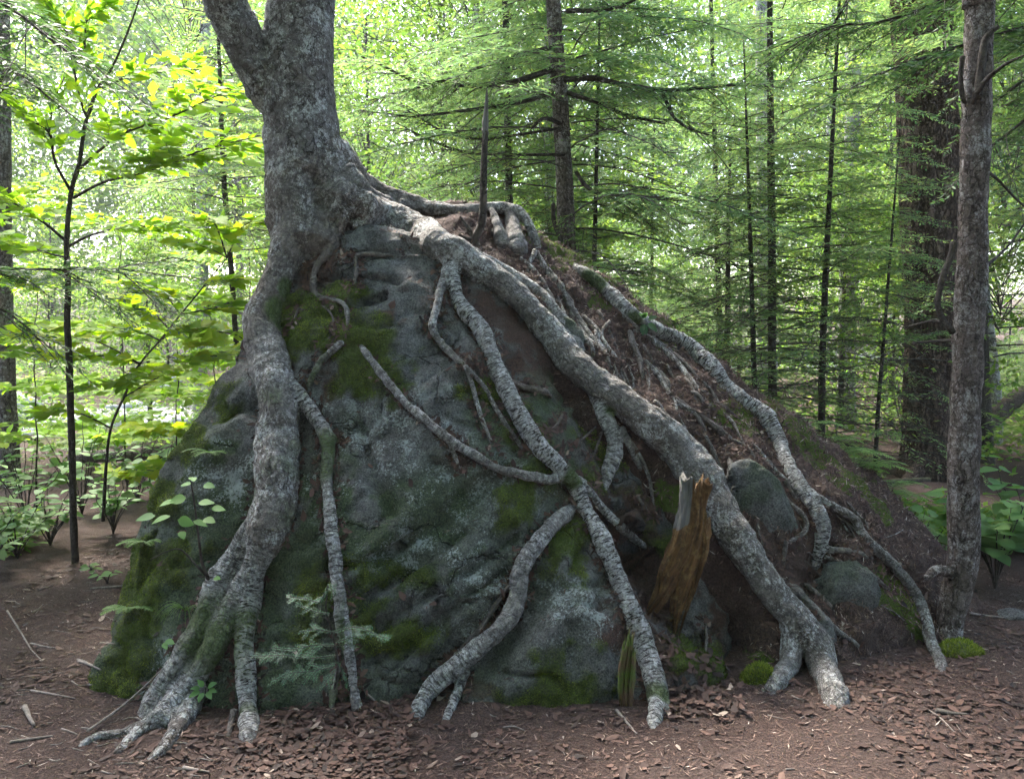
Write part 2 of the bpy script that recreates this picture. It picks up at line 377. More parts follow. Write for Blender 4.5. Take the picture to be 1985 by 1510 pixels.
# ------------------------------------------------------------------ boulder and soil bank
def hull_remesh(groups, voxel, smooth):
    """union of convex hulls -> even quads, rounded"""
    bm = bmesh.new()
    for pts in groups:
        b2 = bmesh.new()
        for p in pts: b2.verts.new(p)
        r = bmesh.ops.convex_hull(b2, input=b2.verts)
        bmesh.ops.delete(b2, geom=[v for v in b2.verts if not v.link_faces], context='VERTS')
        bmesh.ops.recalc_face_normals(b2, faces=b2.faces)
        m = bpy.data.meshes.new('tmp'); b2.to_mesh(m); bm.from_mesh(m); b2.free(); bpy.data.meshes.remove(m)
    me = bpy.data.meshes.new('tmp'); bm.to_mesh(me); bm.free()
    return voxel_remesh(me, voxel, smooth)
def voxel_remesh(me, voxel, smooth):
    o = bpy.data.objects.new('tmp', me); COL.objects.link(o)
    md = o.modifiers.new('r', 'REMESH'); md.mode = 'VOXEL'; md.voxel_size = voxel; md.adaptivity = 0
    ev = o.evaluated_get(bpy.context.evaluated_depsgraph_get()); m2 = ev.to_mesh()
    V = np.empty(len(m2.vertices) * 3, np.float32); m2.vertices.foreach_get('co', V); V = V.reshape(-1, 3).astype(float)
    fl = np.empty(len(m2.polygons), np.int32); m2.polygons.foreach_get('loop_total', fl)
    li = np.empty(len(m2.loops), np.int32); m2.loops.foreach_get('vertex_index', li)
    ev.to_mesh_clear(); bpy.data.objects.remove(o); bpy.data.meshes.remove(me)
    assert (fl == 4).all(); Fq = li.reshape(-1, 4)
    V = laplace(V, Fq, smooth)
    return V, Fq
def laplace(V, Fq, it, lam=.6):
    e = np.concatenate([Fq[:, [0, 1]], Fq[:, [1, 2]], Fq[:, [2, 3]], Fq[:, [3, 0]]])
    cnt = np.bincount(e[:, 0], minlength=len(V)) + np.bincount(e[:, 1], minlength=len(V))
    for _ in range(it):
        A = np.stack([np.bincount(e[:, 0], V[e[:, 1], k], len(V)) + np.bincount(e[:, 1], V[e[:, 0], k], len(V)) for k in range(3)], -1)
        V = V + lam * (A / np.maximum(cnt, 1)[:, None] - V)
    return V
def normals(V, Fq):
    n = np.cross(V[Fq[:, 2]] - V[Fq[:, 0]], V[Fq[:, 3]] - V[Fq[:, 1]])
    N = np.stack([sum(np.bincount(Fq[:, c], n[:, k], len(V)) for c in range(4)) for k in range(3)], -1)
    return N / np.maximum(np.linalg.norm(N, axis=1)[:, None], 1e-12)
def PP(rows): return [tuple(P(*r)) for r in rows]

A_px = [(185, 1355, 3.5), (250, 1385, 3.38), (480, 1400, 3.28), (700, 1400, 3.27), (1000, 1400, 3.27), (1190, 1395, 3.3), (1420, 1330, 3.5),
        (240, 1060, 3.78), (345, 875, 3.98), (420, 775, 4.12), (490, 600, 4.3), (535, 505, 4.42), (600, 445, 4.42), (690, 425, 4.35),
        (860, 455, 4.35), (1000, 560, 4.38), (1160, 750, 4.3), (1310, 950, 4.15), (1430, 1130, 3.95),
        (600, 690, 4.0), (620, 900, 3.76), (850, 900, 3.7), (1000, 1000, 3.63), (700, 1150, 3.46), (850, 600, 4.08)]
A_pts = PP(A_px) + [(-1.35, 5.3, 0.2), (-1.0, 5.1, 1.5), (-.4, 5.6, 1.95), (.5, 5.6, 1.5), (1.4, 5.2, .3)]
A_pts += [(p[0], p[1], -.35) for p in A_pts if p[2] < .5]
# lower-left lobe and the small mossy stone between the crossing roots
L_px = [(190, 1350, 3.48), (235, 1160, 3.6), (262, 1040, 3.72), (370, 870, 3.86), (445, 775, 4.0), (500, 800, 3.95), (510, 950, 3.75), (420, 1200, 3.5), (400, 1385, 3.36), (290, 1385, 3.36)]
L_pts = PP(L_px) + [(-1.5, 4.6, .1), (-1.2, 4.6, 1.0)]; L_pts += [(p[0], p[1], -.3) for p in L_pts if p[2] < .6]
S_px = [(985, 1395, 3.24), (1190, 1395, 3.24), (1105, 1060, 3.57), (1000, 1180, 3.43), (1175, 1200, 3.42), (1080, 1250, 3.33)]
S_pts = PP(S_px) + [(.1, 3.9, 0), (.5, 3.9, .2)]; S_pts += [(p[0], p[1], -.3) for p in S_pts if p[2] < .5]
BV, BF = hull_remesh([A_pts, L_pts, S_pts], .019, 14)
B_px = [(690, 378, 4.95), (800, 378, 5.0), (985, 398, 5.0), (1100, 486, 4.95), (1255, 611, 4.9), (1400, 728, 4.85), (1510, 778, 4.8), (1620, 862, 4.72),
        (1720, 965, 4.62), (1850, 1090, 4.5), (1960, 1200, 4.45), (1330, 1310, 3.7), (1500, 1315, 3.66), (1680, 1300, 3.75), (1830, 1260, 4.0), (1950, 1235, 4.3),
        (850, 450, 4.62), (1000, 560, 4.42), (1250, 820, 4.16), (1450, 1010, 3.93), (1640, 1060, 3.98)]
B_pts = PP(B_px) + [(-.6, 5.8, 1.7), (.6, 6.2, 1.2), (1.6, 6.1, .4), (2.4, 5.6, 0), (-.8, 6.5, 0), (.8, 6.9, 0)]
B_pts += [(p[0], p[1], -.4) for p in B_pts if p[2] < .5]
KV, KF = hull_remesh([B_pts], .024, 10)

def displace(V, Fq, specs, seed):
    N = normals(V, Fq); d = np.zeros(len(V))
    for sc, amp, o in specs: d += amp * fbm(V * sc, o, seed + int(sc * 10))
    return V + N * d[:, None]
BV = displace(BV, BF, [(1.4, .055, 3), (5.5, .022, 3), (22, .006, 3)], 11)
BV = BV - normals(BV, BF) * (.010 * np.abs(fbm(BV * 4.2, 2, 29)) + .007 * np.abs(fbm(BV * 11, 2, 30)))[:, None]     # crisp seams
rdg = 1 - np.abs(fbm(BV * np.array([2.2, 2.2, 3.4]), 3, 19)) * 2.2          # broken ledges and seams
BV = BV - normals(BV, BF) * (.06 * np.clip(rdg - .6, 0, 1))[:, None]
# slanting ridges on the lower face (foliation of the granite)
sl_ = BV @ np.array([.62, .2, -.78]); amp_ = np.exp(-((BV[:, 2] - .55) / .5) ** 2) * np.exp(-((BV[:, 0] + .35) / .6) ** 2)
BV += normals(BV, BF) * (.075 * amp_ * fbm(np.stack([sl_ * 7, BV @ np.array([.5, 0, .4]) * 1.5, BV[:, 1]], -1), 3, 77))[:, None]
KV = displace(KV, KF, [(1.6, .05, 3), (6, .026, 3), (20, .010, 4)], 31)

def bvh_of(V, Fq): return BVHTree.FromPolygons([tuple(v) for v in V], [tuple(int(i) for i in f) for f in Fq])
BVHs = [bvh_of(BV, BF), bvh_of(KV, KF)]
near = (np.abs(GV[:, 0]) < 9) & (GV[:, 1] > 1) & (GV[:, 1] < 16)
gf_near = GF[near[GF].all(1)]
BVHs.append(bvh_of(GV, gf_near))
def hit(px, py, which=(0, 1, 2)):
    d = Vector(ray(px, py)).normalized(); best = None
    for k in which:
        l, n, i, t = BVHs[k].ray_cast(Vector(CAM), d)
        if l is not None and (best is None or t < best[2]): best = (np.array(l), np.array(n), t, k)
    return best
def carve(V, Fq, px_line, depth, width, which):
    pts = [hit(*p, which=which) for p in catmull(np.array(px_line, float), 24)]
    pts = np.array([p[0] for p in pts if p is not None])
    D = np.full(len(V), 1e9); 
    for p in pts: D = np.minimum(D, np.linalg.norm(V - p, axis=1))
    return V - normals(V, Fq) * (depth * np.exp(-(D / width) ** 2))[:, None]
for ln, dp, wd in (([(625, 540), (690, 533), (770, 545)], .05, .018), ([(668, 592), (700, 590), (745, 575)], .045, .02), ([(640, 470), (690, 490), (780, 498)], .03, .02),
                   ([(428, 800), (470, 780), (500, 790)], .07, .05), ([(300, 1010), (270, 1130), (300, 1080)], .04, .03),
                   ([(720, 1230), (800, 1170), (920, 1100), (1000, 1040)], .05, .025), ([(640, 1100), (740, 1080), (860, 1010)], .045, .025), ([(700, 1160), (790, 1110), (900, 1030)], .04, .02), ([(740, 1270), (830, 1230), (900, 1180)], .04, .022), ([(690, 770), (720, 900), (760, 990)], .035, .03),
                   ([(760, 1290), (850, 1200), (980, 1110)], .05, .025), ([(1090, 720), (1180, 900), (1250, 1080)], .06, .08)):
    BV = carve(BV, BF, ln, dp, wd, (0,))
# hollow under the big slanting root
for ln, dp, wd in (([(1230, 1010), (1270, 1120), (1330, 1200), (1400, 1230)], .16, .12), ([(1640, 1010), (1600, 1080), (1570, 1130)], .06, .07)):
    KV = carve(KV, KF, ln, dp, wd, (1,)); BV = carve(BV, BF, ln, dp * .8, wd, (0,))
BVHs[0] = bvh_of(BV, BF); BVHs[1] = bvh_of(KV, KF)

def blobs(V, rows, which):
    a = np.zeros(len(V))
    for px, py, r, s in rows:
        h = hit(px, py, which)
        if h is None: continue
        rad = r * h[0][1] / F * 1.15
        a = np.maximum(a, s * np.clip(1.6 - np.linalg.norm(V - h[0], axis=1) / rad, 0, 1.1))
    return np.clip(np.where(a > 0, a + .75 * fbm(V * 8, 4, 91, .65) * np.clip(a * 3, 0, 1), 0), 0, 1)
BN = normals(BV, BF)
left_rim = np.clip((-.95 - BV[:, 0]) * 2.2 + .3 * fbm(BV * 4, 3, 5), 0, 1) * np.clip(.9 - BN[:, 0] * 0 + BN[:, 2], 0, 1)
bmoss = blobs(BV, [(650, 610, 55, 1), (640, 650, 50, 1), (700, 690, 60, 1), (720, 720, 60, .9), (560, 610, 40, 1), (580, 650, 40, 1), (455, 680, 55, 1), (410, 770, 45, 1), (370, 850, 45, 1),
                   (300, 970, 50, .9), (265, 1080, 50, .9), (255, 1180, 60, 1), (225, 1290, 60, 1), (330, 1080, 60, .7), (1110, 1070, 55, .95), (1060, 1330, 70, .75), (1130, 1330, 60, .7), (1000, 980, 55, .75),
                   (1180, 890, 60, .8), (1150, 850, 50, .8), (940, 760, 40, .7), (1010, 860, 60, .6), (840, 660, 25, .8), (760, 1180, 80, .55), (640, 1170, 70, .6), (1350, 1270, 60, .7), (1440, 1330, 40, .9), (1310, 1010, 50, .9), (680, 1330, 30, .8)], (0,))
algae = np.clip(.35 + .55 * fbm(BV * 1.3, 3, 8) + np.clip(.9 - BV[:, 2], 0, 1) * .45, 0, 1)
algae = np.maximum(algae, blobs(BV, [(400, 1100, 160, 1), (600, 1150, 160, .9), (350, 900, 110, .7), (720, 1100, 120, .9), (700, 790, 90, .6), (1080, 820, 100, .8), (880, 1000, 70, .6)], (0,)))
algae *= 1 - .8 * blobs(BV, [(780, 580, 190, 1), (800, 700, 130, .9)], (0,))
bsoil = blobs(BV, [(610, 530, 40, 1), (615, 610, 40, 1), (640, 720, 45, .9), (900, 600, 45, .7), (1000, 640, 60, .8), (1040, 700, 60, .9), (1100, 760, 90, .9), (1150, 830, 80, .6), (1200, 980, 110, .9), (1250, 1100, 120, .9),
                    (1300, 1250, 110, .8), (830, 570, 60, .35), (780, 620, 60, .3), (930, 900, 50, .7), (1080, 960, 60, .8), (590, 480, 50, 1), (900, 1340, 60, .6)], (0,))
lich = np.clip(.06 + .2 * np.clip(fbm(BV * 2.2, 3, 33), 0, 1) + .8 * blobs(BV, [(900, 960, 120, 1), (960, 1000, 100, 1), (730, 850, 120, .9), (690, 780, 70, .9), (820, 1000, 120, .8), (440, 930, 60, 1), (1080, 1180, 90, 1), (470, 800, 60, .7), (930, 1100, 110, .9), (330, 1330, 60, .8), (760, 930, 90, .9), (1050, 1270, 60, .8)], (0,)), 0, 1)
BV = BV + BN * (np.clip(bmoss - .35, 0, .6) * (.012 + .016 * fbm(BV * 14, 3, 52)))[:, None]      # cushions of moss stand proud
boulder = thing('boulder', (-.2, 3.9, 0), 'huge grey granite boulder patched with moss under the gripping tree roots', 'boulder')
world_part('rock_body', boulder, BV, BF, attrs={'moss': bmoss, 'algae': algae, 'soil': bsoil, 'lichen': lich}, mats=[M_rock])
kmoss = blobs(KV, [(1540, 830, 40, 1), (1510, 800, 40, .9), (1430, 800, 40, .8), (1390, 780, 40, .7), (1590, 880, 40, .8), (1690, 960, 40, 1), (1640, 920, 40, .8), (1120, 515, 40, .9), (1180, 570, 40, .9), (1060, 480, 40, .9),
                   (1740, 1150, 45, .9), (1760, 1190, 45, .9), (1290, 650, 50, .6), (1300, 1010, 60, .9), (1440, 1320, 50, .9)], (1,))
bank = tag(link('soil_bank', build_mesh('soil_bank', KV, KF, {'moss': kmoss}, [M_soil])), kind='structure')
# ------------------------------------------------------------------ the tree that grips the boulder
TY = 4.52
trunk_rows = [(596, 500, 150, 4.42), (606, 455, 168, TY), (601, 400, 176, TY), (595, 340, 164, TY), (586, 270, 147, TY), (578, 190, 140, TY), (577, 110, 136, TY), (583, 20, 127, TY), (588, -80, 122, TY), (592, -220, 118, TY + .03), (590, -420, 110, TY + .1), (580, -700, 96, TY + .2), (575, -1050, 70, TY + .3)]
limb_rows = [(560, 240, 66, TY), (530, 195, 74, TY - .02), (502, 150, 74, TY - .05), (478, 92, 76, TY - .1), (447, 28, 78, TY - .15), (412, -45, 80, TY - .2), (360, -150, 76, TY - .25), (290, -320, 66, TY - .3), (200, -560, 50, TY - .3), (120, -860, 34, TY - .2)]
def wp(rows):
    rows = np.array(rows, float); return np.column_stack([P(rows[:, 0], rows[:, 1], rows[:, 3]), rows[:, 2] * rows[:, 3] / F / 2])
ROOTS = {  # photo pixels along each root with its width; depth comes from the rock, soil or ground it lies on
 'left_main': (.55, [(590, 345, 120), (580, 395, 96), (570, 440, 74), (551, 505, 64), (527, 570, 63), (510, 630, 72), (518, 690, 77), (532, 740, 76), (543, 800, 79), (541, 860, 86), (538, 920, 85), (532, 980, 81), (520, 1035, 77), (500, 1080, 70)]),
 'left_a': (.55, [(520, 990, 60), (470, 1060, 58), (424, 1142, 54), (386, 1213, 54), (347, 1285, 54), (315, 1335, 52), (288, 1374, 46), (262, 1404, 34)]),
 'left_b': (.75, [(510, 1060, 50), (480, 1120, 50), (443, 1190, 48), (412, 1256, 50), (379, 1305, 54), (343, 1356, 62), (310, 1396, 60), (280, 1422, 40)]),
 'left_c': (.7, [(512, 1020, 60), (498, 1077, 54), (488, 1130, 50), (478, 1190, 46), (472, 1256, 42), (476, 1328, 43), (482, 1399, 42), (483, 1445, 36), (484, 1472, 26)]),
 'toe1': (.6, [(300, 1390, 36), (279, 1408, 28), (254, 1430, 25), (226, 1466, 20)]),
 'toe2': (.7, [(385, 1330, 40), (368, 1372, 40), (345, 1412, 36), (314, 1450, 31), (272, 1490, 24)]),
 'toe3': (.5, [(270, 1408, 30), (235, 1424, 24), (190, 1428, 20), (160, 1442, 18), (146, 1462, 14)]),
 'second': (.8, [(528, 690, 22), (548, 724, 23), (575, 757, 27), (605, 800, 29), (630, 842, 32), (637, 872, 30), (634, 930, 25), (640, 1000, 25), (648, 1060, 26), (655, 1130, 27), (662, 1200, 27), (675, 1260, 25), (684, 1310, 21), (692, 1360, 18), (713, 1408, 12)]),
 'sec_spur': (.9, [(628, 835, 20), (645, 848, 14), (656, 862, 8)]),
 'sec_b': (.6, [(678, 1270, 16), (685, 1340, 17), (690, 1412, 13)]),
 'sec_c': (.6, [(660, 1290, 12), (648, 1335, 15), (640, 1392, 12)]),
 'small_top': (.8, [(668, 405, 18), (660, 440, 18), (640, 485, 19), (617, 512, 15), (607, 545, 14), (612, 572, 14), (640, 580, 10), (668, 590, 11), (675, 622, 12), (673, 652, 6)]),
 'small_fork': (.8, [(790, 484, 10), (745, 495, 9), (715, 492, 10), (690, 498, 9), (691, 530, 8), (680, 560, 7), (658, 582, 5)]),
 'cut_root': (.9, [(664, 664, 14), (640, 683, 16), (620, 702, 16), (597, 750, 12)]),
 'hoop': (.9, [(688, 652, 7), (700, 668, 12), (725, 705, 16), (755, 745, 18), (790, 785, 19), (830, 818, 19), (875, 855, 21), (920, 882, 19), (960, 905, 20), (1010, 920, 21), (1060, 928, 22), (1110, 926, 17), (1145, 930, 10)]),
 'hoop_b': (.6, [(870, 852, 12), (882, 885, 10), (898, 912, 7)]),
 'snake': (.8, [(862, 470, 30), (870, 505, 26), (865, 530, 19), (855, 560, 17), (845, 600, 17), (838, 630, 18), (850, 660, 16), (880, 690, 15), (905, 712, 14), (930, 725, 10), (965, 728, 8)]),
 'snake_a': (.7, [(903, 708, 10), (915, 745, 9), (930, 800, 9), (945, 840, 8), (966, 888, 6)]),
 'snake_b': (.7, [(908, 714, 10), (940, 755, 9), (965, 800, 9), (1000, 850, 9), (1022, 882, 6)]),
 'behind': (.5, [(975, 730, 14), (1010, 750, 16), (1045, 757, 16), (1070, 765, 10)]),
 'white': (.75, [(868, 470, 34), (878, 505, 32), (880, 540, 27), (885, 575, 28), (902, 606, 33), (930, 637, 35), (950, 680, 37), (970, 730, 37), (995, 780, 36), (1020, 830, 35), (1050, 870, 35), (1085, 905, 33), (1112, 938, 32), (1137, 988, 33), (1165, 1042, 35), (1190, 1100, 37), (1212, 1152, 39), (1236, 1212, 43), (1256, 1270, 43), (1270, 1322, 42), (1272, 1372, 34), (1265, 1430, 24)]),
 'white_toe': (.6, [(1268, 1290, 26), (1283, 1330, 24), (1291, 1390, 18)]),
 'white_side': (.7, [(1120, 925, 16), (1140, 950, 16), (1162, 977, 19), (1187, 1005, 20), (1222, 1036, 18), (1258, 1058, 11)]),
 'low_arch': (1.0, [(1118, 970, 24), (1100, 990, 29), (1070, 1017, 31), (1036, 1060, 33), (1010, 1105, 35), (1003, 1160, 33), (985, 1200, 35), (945, 1240, 37), (905, 1275, 37), (865, 1310, 37), (826, 1346, 35), (806, 1385, 33), (799, 1416, 24)]),
 'low_b': (.6, [(905, 1300, 20), (887, 1340, 21), (870, 1378, 19), (854, 1425, 14)]),
 'main': (.6, [(610, 350, 83), (650, 378, 77), (692, 402, 74), (740, 425, 74), (790, 446, 75), (832, 464, 65), (872, 486, 57), (920, 517, 52), (980, 557, 51), (1030, 602, 52), (1070, 652, 55), (1110, 702, 60), (1160, 742, 61), (1210, 777, 64), (1260, 817, 69), (1310, 862, 71), (1350, 912, 71), (1388, 970, 67), (1424, 1030, 66), (1462, 1092, 67), (1502, 1152, 66), (1545, 1206, 67), (1580, 1255, 64), (1602, 1305, 57), (1618, 1350, 52), (1630, 1388, 43)]),
 'main_foot': (.9, [(1530, 1200, 44), (1536, 1250, 40), (1530, 1285, 40), (1507, 1315, 38), (1478, 1358, 34)]),
 'parallel': (.6, [(900, 480, 22), (935, 500, 24), (990, 535, 28), (1040, 567, 29), (1080, 612, 31), (1112, 662, 30), (1135, 700, 24)]),
 'top_long': (.7, [(672, 330, 40), (700, 362, 28), (735, 385, 25), (790, 399, 25), (850, 405, 25), (920, 408, 25), (970, 404, 24), (1005, 412, 22), (1028, 440, 19), (1040, 475, 18), (1038, 492, 14)]),
 'top_a': (.7, [(1038, 485, 11), (1027, 510, 9), (1019, 536, 7)]),
 'top_b': (.7, [(1040, 488, 12), (1057, 519, 12), (1075, 544, 12), (1093, 567, 12), (1108, 587, 11), (1106, 606, 9), (1121, 631, 9), (1142, 659, 9), (1167, 682, 9), (1183, 710, 7)]),
 'top_c': (.7, [(1070, 545, 9), (1083, 582, 9), (1093, 608, 9), (1118, 640, 8), (1140, 670, 8), (1150, 700, 5)]),
 'shoulder': (.6, [(640, 290, 70), (680, 335, 56), (725, 366, 42), (790, 386, 30), (855, 395, 18)]),
 'stump_a': (.9, [(952, 405, 12), (960, 425, 18), (968, 448, 24), (976, 480, 30)]),
 'stump_b': (.8, [(985, 402, 24), (990, 425, 26), (996, 452, 32), (1006, 488, 38)]),
 'right_pale': (.8, [(1095, 505, 22), (1150, 540, 25), (1190, 577, 29), (1230, 615, 29), (1280, 642, 29), (1330, 667, 31), (1372, 702, 33), (1402, 745, 35), (1440, 777, 35), (1480, 804, 35), (1506, 847, 33), (1522, 892, 31), (1545, 932, 31), (1575, 972, 33), (1592, 1012, 33), (1591, 1060, 28), (1574, 1114, 20)]),
 'right_low': (.9, [(1572, 955, 16), (1620, 985, 18), (1655, 1005, 18), (1670, 1032, 17), (1705, 1070, 21), (1740, 1105, 23), (1770, 1145, 24), (1790, 1190, 25), (1802, 1240, 25), (1821, 1280, 22), (1831, 1325, 17)]),
 'under': (.9, [(1150, 760, 24), (1172, 805, 31), (1190, 850, 33), (1190, 890, 31), (1172, 925, 25), (1158, 948, 18)]),
 'under_b': (.8, [(1205, 828, 12), (1225, 875, 15), (1242, 905, 12)]),
 'under_c': (.8, [(1215, 845, 8), (1237, 878, 8), (1256, 920, 8), (1264, 960, 7), (1272, 1004, 5)]),
 'flat': (.6, [(1404, 866, 8), (1420, 910, 16), (1435, 960, 18), (1450, 1010, 14)]),
 'rim': (.7, [(1408, 870, 8), (1450, 890, 9), (1490, 930, 10), (1530, 975, 10), (1558, 1000, 10), (1562, 1028, 10), (1530, 1050, 11), (1485, 1054, 8)]),
 'rim_b': (.7, [(1524, 1050, 9), (1520, 1075, 10), (1518, 1102, 8)]),
 'bank_a': (.7, [(1220, 638, 11), (1228, 670, 13), (1240, 700, 11), (1248, 745, 5)]),
 'bank_b': (.7, [(1243, 690, 9), (1270, 715, 12), (1290, 735, 12), (1300, 765, 12), (1322, 782, 12), (1370, 815, 13), (1410, 845, 15), (1436, 855, 8)]),
 'bank_c': (.7, [(1243, 633, 9), (1290, 675, 11), (1320, 700, 11), (1352, 732, 7), (1378, 755, 6), (1395, 785, 8), (1412, 808, 5)]),
 'bank_d': (.7, [(1328, 728, 6), (1345, 760, 7), (1355, 797, 5)]),
 'bank_e': (.7, [(1160, 600, 8), (1180, 640, 7), (1200, 690, 7), (1216, 712, 4)]),
 'bank_f': (.7, [(1338, 790, 8), (1360, 820, 9), (1372, 850, 6)]),
 'low_dark_a': (.6, [(1508, 1112, 18), (1560, 1160, 19), (1612, 1215, 18), (1650, 1240, 12), (1690, 1268, 8)]),
 'low_dark_b': (.6, [(1560, 1130, 11), (1600, 1165, 10), (1628, 1205, 7)]),
 'low_side': (.7, [(1600, 1064, 15), (1640, 1068, 14), (1682, 1076, 11)]),
 'fibre_a': (.5, [(990, 1130, 8), (930, 1220, 12), (880, 1290, 10), (830, 1330, 5)]),
 'fibre_b': (.5, [(975, 1150, 6), (905, 1245, 8), (850, 1300, 6)]),
 'slope_a': (.7, [(1131, 613, 9), (1152, 633, 12), (1167, 659, 12), (1182, 682, 12), (1203, 705, 8)]), 'slope_b': (.7, [(1116, 641, 9), (1137, 659, 12), (1149, 682, 11), (1147, 700, 7)]),
 'slope_c': (.7, [(1183, 622, 5), (1168, 641, 8), (1168, 659, 8), (1188, 687, 8), (1204, 712, 5)]), 'slope_d': (.7, [(1155, 638, 9), (1160, 666, 12), (1175, 687, 12), (1184, 722, 8)]), 'slope_e': (.7, [(1226, 640, 8), (1248, 648, 9), (1264, 655, 7)]),
 'slope_f': (.7, [(1339, 758, 5), (1351, 763, 8), (1362, 778, 7), (1367, 798, 4)]), 'slope_g': (.7, [(1367, 845, 7), (1385, 880, 8), (1395, 901, 7), (1407, 939, 4)]), 'slope_h': (.7, [(1420, 852, 5), (1451, 868, 7), (1464, 891, 7), (1481, 915, 4)]),
 'slope_i': (.7, [(1060, 520, 11), (1082, 548, 15), (1100, 585, 15), (1128, 628, 14), (1160, 672, 12), (1190, 720, 8)]), 'slope_j': (.7, [(1010, 500, 8), (1040, 530, 11), (1062, 566, 11), (1078, 600, 7)]), 'slope_k': (.7, [(1250, 700, 8), (1282, 735, 11), (1305, 775, 11), (1345, 800, 11), (1390, 838, 8)]),
 'slope_l': (.7, [(1600, 1080, 8), (1650, 1095, 9), (1700, 1120, 8), (1730, 1150, 5)]), 'slope_m': (.7, [(1460, 860, 7), (1500, 905, 9), (1545, 965, 9), (1570, 1000, 7)]), 'slope_n': (.7, [(1200, 600, 8), (1240, 640, 11), (1300, 690, 11), (1345, 745, 11), (1385, 800, 7)]),
 'fine_a': (.6, [(1090, 885, 5), (1120, 860, 6), (1155, 825, 4)]), 'fine_b': (.6, [(1055, 840, 6), (1080, 822, 7), (1090, 800, 5)]),
 'fine_c': (.6, [(1170, 830, 6), (1160, 860, 5), (1145, 895, 4)]), 'fine_d': (.6, [(1230, 955, 8), (1250, 985, 7), (1262, 1000, 4)]),
 'fine_e': (.6, [(1365, 1190, 4), (1370, 1240, 6), (1362, 1330, 5)]), 'fine_f': (.7, [(636, 500, 6), (610, 508, 5), (594, 520, 3)]),
 'fine_g': (.6, [(700, 492, 5), (668, 496, 5), (640, 522, 4)]), 'fine_h': (.7, [(605, 578, 4), (640, 605, 4), (646, 640, 4), (618, 690, 3)]),
 'fine_i': (.7, [(600, 610, 3), (578, 600, 5), (570, 640, 3)]), 'fine_j': (.6, [(905, 445, 6), (915, 465, 8), (935, 480, 6)]),
 'fine_k': (.6, [(910, 690, 5), (925, 715, 6), (938, 722, 4)]), 'fine_l': (.6, [(454, 1375, 14), (446, 1410, 12), (438, 1440, 8)]),
 'fine_m': (.6, [(1405, 860, 4), (1460, 930, 4), (1500, 980, 3)]), 'fine_n': (.6, [(1450, 900, 3), (1490, 960, 3), (1540, 1000, 3)]),
}
BAND = {'white': 1, 'low_arch': .65, 'hoop': .55, 'second': .7, 'right_pale': .9, 'under': .95, 'under_b': .7, 'white_side': .8, 'snake': .35, 'left_c': .9, 'low_b': .7, 'parallel': .4, 'right_low': .25, 'left_b': .7, 'left_a': .65, 'top_long': .3, 'white_toe': .5, 'snake_a': .4, 'snake_b': .4}
DARK = {'_', 'bank_a', 'bank_b', 'bank_c', 'bank_d', 'bank_e', 'bank_f', 'low_dark_a', 'low_dark_b', 'low_side', 'rim', 'rim_b', 'fibre_a', 'fibre_b', 'behind', 'small_fork', 'small_top', 'flat', 'stump_a', 'stump_b'}
SINK = {'right_pale', 'hoop', 'bank_a', 'bank_b', 'bank_c', 'bank_d', 'bank_e', 'bank_f', 'flat', 'rim', 'low_arch', 'fine_h', 'fine_i', 'fine_e', 'low_dark_a', 'low_dark_b', 'top_c', 'behind', 'small_fork', 'fine_m', 'fine_n', 'fine_a', 'fine_b', 'fine_c', 'fine_d'}
def root_path(rows, lift, sink0=False):
    rows = np.array(rows, float); n = max(6, int(np.linalg.norm(np.diff(rows[:, :2], axis=0), axis=1).sum() / 9))
    q = catmull(rows, n); Y = np.full(n, np.nan)
    for i, (x, y, _) in enumerate(q):
        for dy in range(0, 90, 8):           # above the skyline: take the crest just below
            h = hit(x, y + dy)
            if h is not None and h[0][1] < 5.6: Y[i] = h[0][1]; break
    ok = ~np.isnan(Y); Y = np.interp(np.arange(n), np.arange(n)[ok], Y[ok])
    for _ in range(5):                       # bridge little hollows: a root spans them
        Yp = np.pad(Y, 2, mode='edge'); Y = np.minimum(Y + .004, (Yp[:-4] + Yp[1:-3] * 2 + Yp[2:-2] * 3 + Yp[3:-1] * 2 + Yp[4:]) / 9)
    rad = np.maximum(q[:, 2], 2) * Y / F / 2
    d = ray(q[:, 0], q[:, 1]); d /= np.linalg.norm(d, axis=1)[:, None]
    C = P(q[:, 0], q[:, 1], Y) - d * (rad * lift)[:, None]
    rad = np.maximum(q[:, 2], 2) * C[:, 1] / F / 2
    e = min(6, n // 3) if max(r_[2] for r_ in rows) > 40 or n > 14 else 2; w_ = (np.arange(e) / (e - 1))[:, None] if e > 1 else 1.0   # the tip dives into soil or moss
    tail = d[-e:] * .7 + np.array([0, .2, -.6])
    C[-e:] += tail * w_ * (rad[-e:] * (1.1 + lift) + .006)[:, None]
    if sink0: C[:e] += (d[:e] * .8 + np.array([0, .2, -.4])) * w_[::-1] * (rad[:e] * (1.2 + lift) + .008)[:, None]
    return C, rad
big, small = {}, {}
tr = catmull(wp(trunk_rows), 120); lb = catmull(wp(limb_rows), 80)
big['trunk'] = (tr[:, :3], tr[:, 3] * .955); big['limb'] = (lb[:, :3], lb[:, 3])
for k, (lift, rows) in ROOTS.items():
    C, rad = root_path(rows, lift, k in SINK)
    if k in ('main', 'left_main', 'shoulder', 'top_long', 'small_top'):   # grow out of the trunk: pull the first points to its axis
        n = len(C); t0 = {'main': 8, 'left_main': 8, 'shoulder': 6, 'top_long': 6, 'small_top': 4}[k]
        tgt = TY - (.06 if k != 'shoulder' else -.05) - (.1 if k == 'small_top' else 0)
        for i in range(min(t0 * 2, n)):
            wgt = np.clip(1.3 * (1 - i / (t0 * 2)), 0, 1); C[i] = C[i] * (1 - wgt) + (CAM + (C[i] - CAM) * (tgt / C[i][1])) * wgt
    (big if max(r[2] for r in rows) >= 15 else small)[k] = (C, rad)
Vs, Fs, nn = [], [], 0; names = list(big); S_C, S_id, S_r, S_s, S_N, S_B = [], [], [], [], [], []
